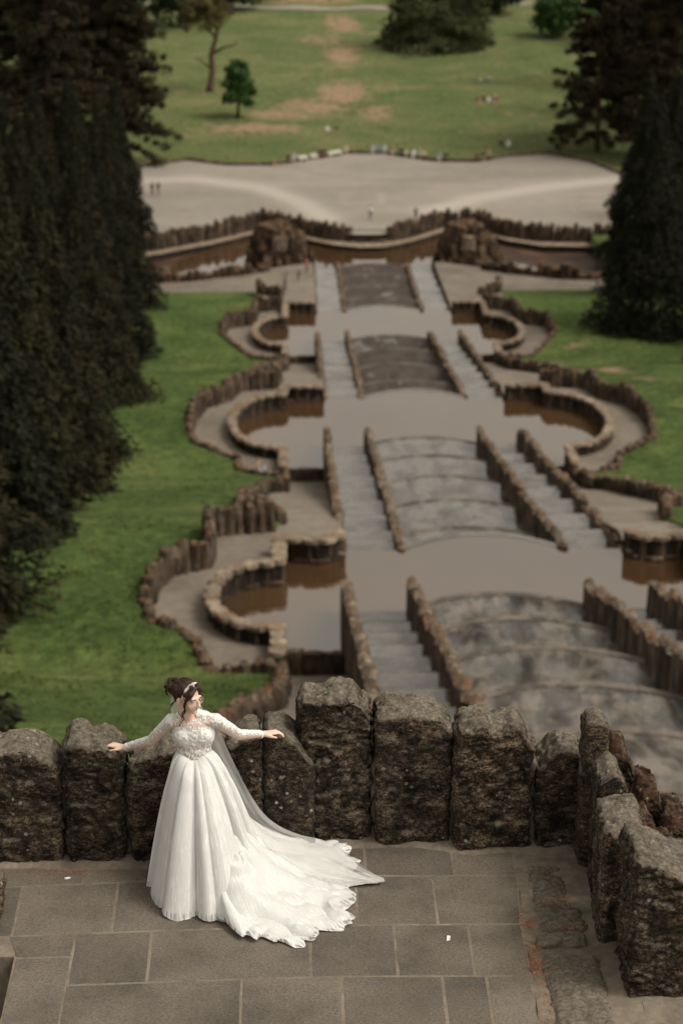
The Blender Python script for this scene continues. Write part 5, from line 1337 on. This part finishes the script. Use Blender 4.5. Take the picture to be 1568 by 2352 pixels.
polys = [tuple(body_me.polygons[int(i)].vertices) for i in idx]
used = sorted({v for p in polys for v in p}); mp = {v: i for i, v in enumerate(used)}; ua = np.array(used)
off = .0045 + .0035 * fbm(co[ua], 55, 2) + .002 * np.clip((1.035 - co[ua][:, 2]) / .06, 0, 1)
lc = co[ua] + no[ua] * off[:, None]
lace_me = mesh_np(lc, np.array([[mp[v] for v in p] for p in polys]), [MT['lace']], True)
z = lc[:, 2]; x = lc[:, 0]
armw = np.clip((np.abs(x - .035) - .13) / .05, 0, 1)
dens_t = np.interp(z, [.97, 1.03, 1.10, 1.17, 1.21, 1.25, 1.30, 1.34], [.80, .55, .62, 1.05, .95, .36, .52, 1.05])
dens_t += .25 * np.exp(-(((x + .032) / .06) ** 2 + ((z - 1.16) / .055) ** 2)) + .25 * np.exp(-(((x - .10) / .06) ** 2 + ((z - 1.16) / .055) ** 2))
endw = np.maximum(np.exp(-((along(lc, elR, wrR) - .9) / .07) ** 2) * (x < 0), np.exp(-((along(lc, elL, wrL) - .9) / .07) ** 2) * (x > 0))
dens_a = .42 + .62 * no[ua][:, 2] + .9 * endw + .25 * np.clip((z - 1.13) / .1, 0, 1)
setattr_(lace_me, 'dens', dens_t * (1 - armw) + dens_a * armw)
obj('bodice', lace_me, bride)

# ---- skirt and train
CW = np.array([.035, .205])
SK = [(-180, .305), (-150, .37), (-124, .46), (-111, .54), (-92, .58), (-79, .61), (-66, .622), (-57, .57), (-45, .55), (-20, .52), (0, .48), (30, .36), (60, .24), (90, .205), (120, .22), (150, .27), (180, .305)]
TRN = [(-75, .60), (-72.5, .70), (-70.6, .83), (-67.6, .93), (-60, 1.01), (-55.6, 1.10), (-52, 1.185), (-47.5, 1.21), (-42, 1.20), (-37, 1.236), (-31.6, 1.32), (-26, 1.187), (-16.6, 1.175), (-9, 1.15), (-6.4, 1.33), (-3, 1.28), (2, 1.14), (8, 1.17), (14.7, 1.16), (21.2, 1.165), (27, 1.03), (33, .82), (40, .66), (50, .48), (62, .36)]
ZWST = 1.03
def fold(ph):
    """irregular pleats round the skirt"""
    w = ph + .22 * np.sin(2 * ph + .6) + .11 * np.sin(5 * ph + 2.1) + .05 * np.sin(9 * ph)
    a = 2 * np.abs(np.cos(5 * w + .4)) ** .65 - 1; b = 2 * np.abs(np.cos(9 * w + 1.3)) ** .8 - 1
    return .66 * a + .34 * b
def ground_surface(kind, nphi, ns, scale=1.0, lift=0.0):
    tab = SK if kind == 'skirt' else TRN
    lo, hi = tab[0][0], tab[-1][0]
    ph = np.radians(np.linspace(lo, hi, nphi)); Rt = np.interp(np.degrees(ph), [a for a, b in tab], [b for a, b in tab]) * scale
    if kind == 'train': Rt = Rt + .014 * np.sin(ph * 37 + 2 * np.sin(ph * 9)) * np.clip((Rt - .6) / .3, 0, 1)
    s = np.linspace(0, 1, ns); PH, Sg = np.meshgrid(ph, s, indexing='ij'); RR = Rt[:, None] + 0 * Sg
    fo = fold(PH)
    cx, sx2 = np.cos(PH), np.sin(PH)
    if kind == 'skirt':
        t = Sg
        el = 1 / np.sqrt((cx / .108) ** 2 + (sx2 / .072) ** 2)
        r = el + (RR - el) * t ** .6
        amp = .008 + .058 * t ** .75
        amp = amp * np.clip(RR / .45, .35, 1.1)
        r = r + amp * fo - .2 * amp
        z = (ZWST - .035 * np.clip(-sx2, 0, 1) ** 4) * (1 - t) + .012 * np.sin(np.pi * np.clip(t * 6, 0, 1))
        z = z + .012 * (1 + np.cos(11 * PH + 3)) * t ** 8
        edge = t ** 1.0
    else:
        r0 = .12; r = r0 + (RR - r0) * Sg ** .85
        E = lambda q: 0.97 * np.exp(-(q - .11) / .335)
        z = E(r) - E(RR) * (r / RR) ** 2
        flat = np.clip(1 - z / .35, 0, 1)
        P = np.stack([r * cx, r * sx2, 0 * r], -1).reshape(-1, 3)
        n1 = fbm(P * [1, 1, 1], 3.6, 2, .5, 31).reshape(r.shape); n2 = fbm(P, 9, 2, .5, 37).reshape(r.shape)
        rad_f = 2 * np.abs(np.cos(PH * 8.5 + 1.5 * n1 + .9 * np.sin(r * 5) + 1.2)) ** .7 - 1
        z = z + flat * (.020 * n1 + .007 * n2 + .012) + (.026 * rad_f) * np.clip(r / .5, .3, 1) * (1 - .35 * flat)
        # gathered heap beside the skirt front
        hx, hy = r * cx - .33, r * sx2 + .36
        hp_ = np.exp(-((hx / .13) ** 2 + (hy / .17) ** 2)); z = z + hp_ * (.060 + .016 * np.cos(np.hypot(hx, hy) * 60 + 3 * np.arctan2(hy, hx) + 2 * n1))
        ruff = np.clip((Sg - .80) / .2, 0, 1)
        z = z + ruff * (.034 * (1 + np.sin(PH * 33 + 9 * n1)) * .7 + .010) * np.clip((RR - .6) / .3, 0, 1) * (1 - Sg ** 14 * .65)
        r = r + ruff * .03 * np.cos(PH * 33 + 9 * n1)
        edge = Sg
    x = CW[0] + r * cx; y = CW[1] + r * sx2
    z = np.maximum(z, .007 + .003 * np.sin(PH * 40)) + lift
    # keep the back clear of the parapet
    wy = np.interp(x, [-.5, -.14, .23, .49, .88, 1.3], [.385, .385, .44, .54, .655, .665])
    y = np.minimum(y, wy - .01 + .0 * y)
    V = np.stack([x, y, z], -1).reshape(-1, 3)
    i, j = np.meshgrid(np.arange(nphi - 1), np.arange(ns - 1), indexing='ij'); a = (i * ns + j).ravel()
    F = np.stack([a, a + ns, a + ns + 1, a + 1], 1)
    return V, F, (np.degrees(PH) * (.0105 if kind == 'skirt' else .02)).ravel(), edge.ravel(), r.ravel()
for kind, nphi, ns in (('skirt', 620, 90), ('train', 520, 150)):
    V, F, ph, ed, ra = ground_surface(kind, nphi, ns)
    me = mesh_np(V, F, [MT['gown']], True); setattr_(me, 'phi', ph); setattr_(me, 'edge', ed); setattr_(me, 'rad', ra)
    g = obj(kind, me, bride)
    V, F, *_ = ground_surface(kind, nphi // 2, ns // 2, .925)
    V[:, 2] = np.maximum(V[:, 2] - .006, .004)
    obj('satin_lining', mesh_np(V, F, [MT['satin']], True), g)
    if kind == 'train': TV = ground_surface('train', 240, 90)[0]

# ---- veil, from the bun down her back and out over the train
ROWS_ = [((-.085, .255, 1.515), (-.03, .30, 1.52)), ((-.12, .275, 1.42), (.02, .325, 1.42)), ((-.125, .30, 1.30), (.10, .345, 1.30)), ((-.11, .33, 1.16), (.205, .29, 1.16)), ((-.06, .34, 1.0), (.275, .29, .985)), ((.03, .34, .84), (.335, .30, .83)),
         ((.12, .31, .68), (.40, .31, .67)), ((.20, .28, .55), (.468, .32, .53)), ((.30, .24, .42), (.55, .35, .40)), ((.42, .18, .31), (.66, .41, .285)), ((.57, .12, .22), (.80, .50, .175)), ((.74, .06, .15), (.95, .54, .11)), ((.93, .02, .10), (1.08, .46, .08)), ((1.12, .02, .07), (1.2, .30, .06)), ((1.27, .02, .05), (1.31, .17, .04)), ((1.375, .045, .02), (1.385, .075, .02))]
A = np.array([r[0] for r in ROWS_], float); B = np.array([r[1] for r in ROWS_], float)
def smooth_rows(P, n):
    t = np.linspace(0, len(P) - 1, n); i = np.clip(t.astype(int), 0, len(P) - 2); f = (t - i)[:, None]
    p0, p1, p2, p3 = P[np.maximum(i - 1, 0)], P[i], P[i + 1], P[np.minimum(i + 2, len(P) - 1)]
    return .5 * (2 * p1 + (p2 - p0) * f + (2 * p0 - 5 * p1 + 4 * p2 - p3) * f ** 2 + (3 * p1 - p0 - 3 * p2 + p3) * f ** 3)
nr, nc_ = 150, 44
A, B = smooth_rows(A, nr), smooth_rows(B, nr); w = np.linspace(0, 1, nc_)[None, :, None]
V = A[:, None] * (1 - w) + B[:, None] * w
v01 = np.linspace(0, 1, nr)[:, None]; ww = np.linspace(0, 1, nc_)[None]
wav = np.sin(ww * 15 + 3 * np.sin(v01 * 5)) * .012 * np.clip(v01 * 3, .2, 1) + .006 * np.sin(ww * 31 + v01 * 9)
V[..., 1] += -wav; V[..., 2] += wav * np.clip((v01 - .6) * 3, 0, 1) * 1.2
for i in range(nr):
    if i / nr < .5: continue
    for j in range(nc_):
        d2 = (TV[:, 0] - V[i, j, 0]) ** 2 + (TV[:, 1] - V[i, j, 1]) ** 2; k = d2.argmin()
        if d2[k] < .002: V[i, j, 2] = max(V[i, j, 2], TV[k, 2] + .008)
wy = np.interp(V[..., 0], [-.5, -.14, .23, .49, .88, 1.3], [.385, .385, .44, .54, .655, .665]) - .01
V[..., 1] = np.minimum(V[..., 1], wy)
i, j = np.meshgrid(np.arange(nr - 1), np.arange(nc_ - 1), indexing='ij'); a = (i * nc_ + j).ravel()
obj('veil', mesh_np(V.reshape(-1, 3), np.stack([a, a + nc_, a + nc_ + 1, a + 1], 1), [MT['veil']], True), bride)
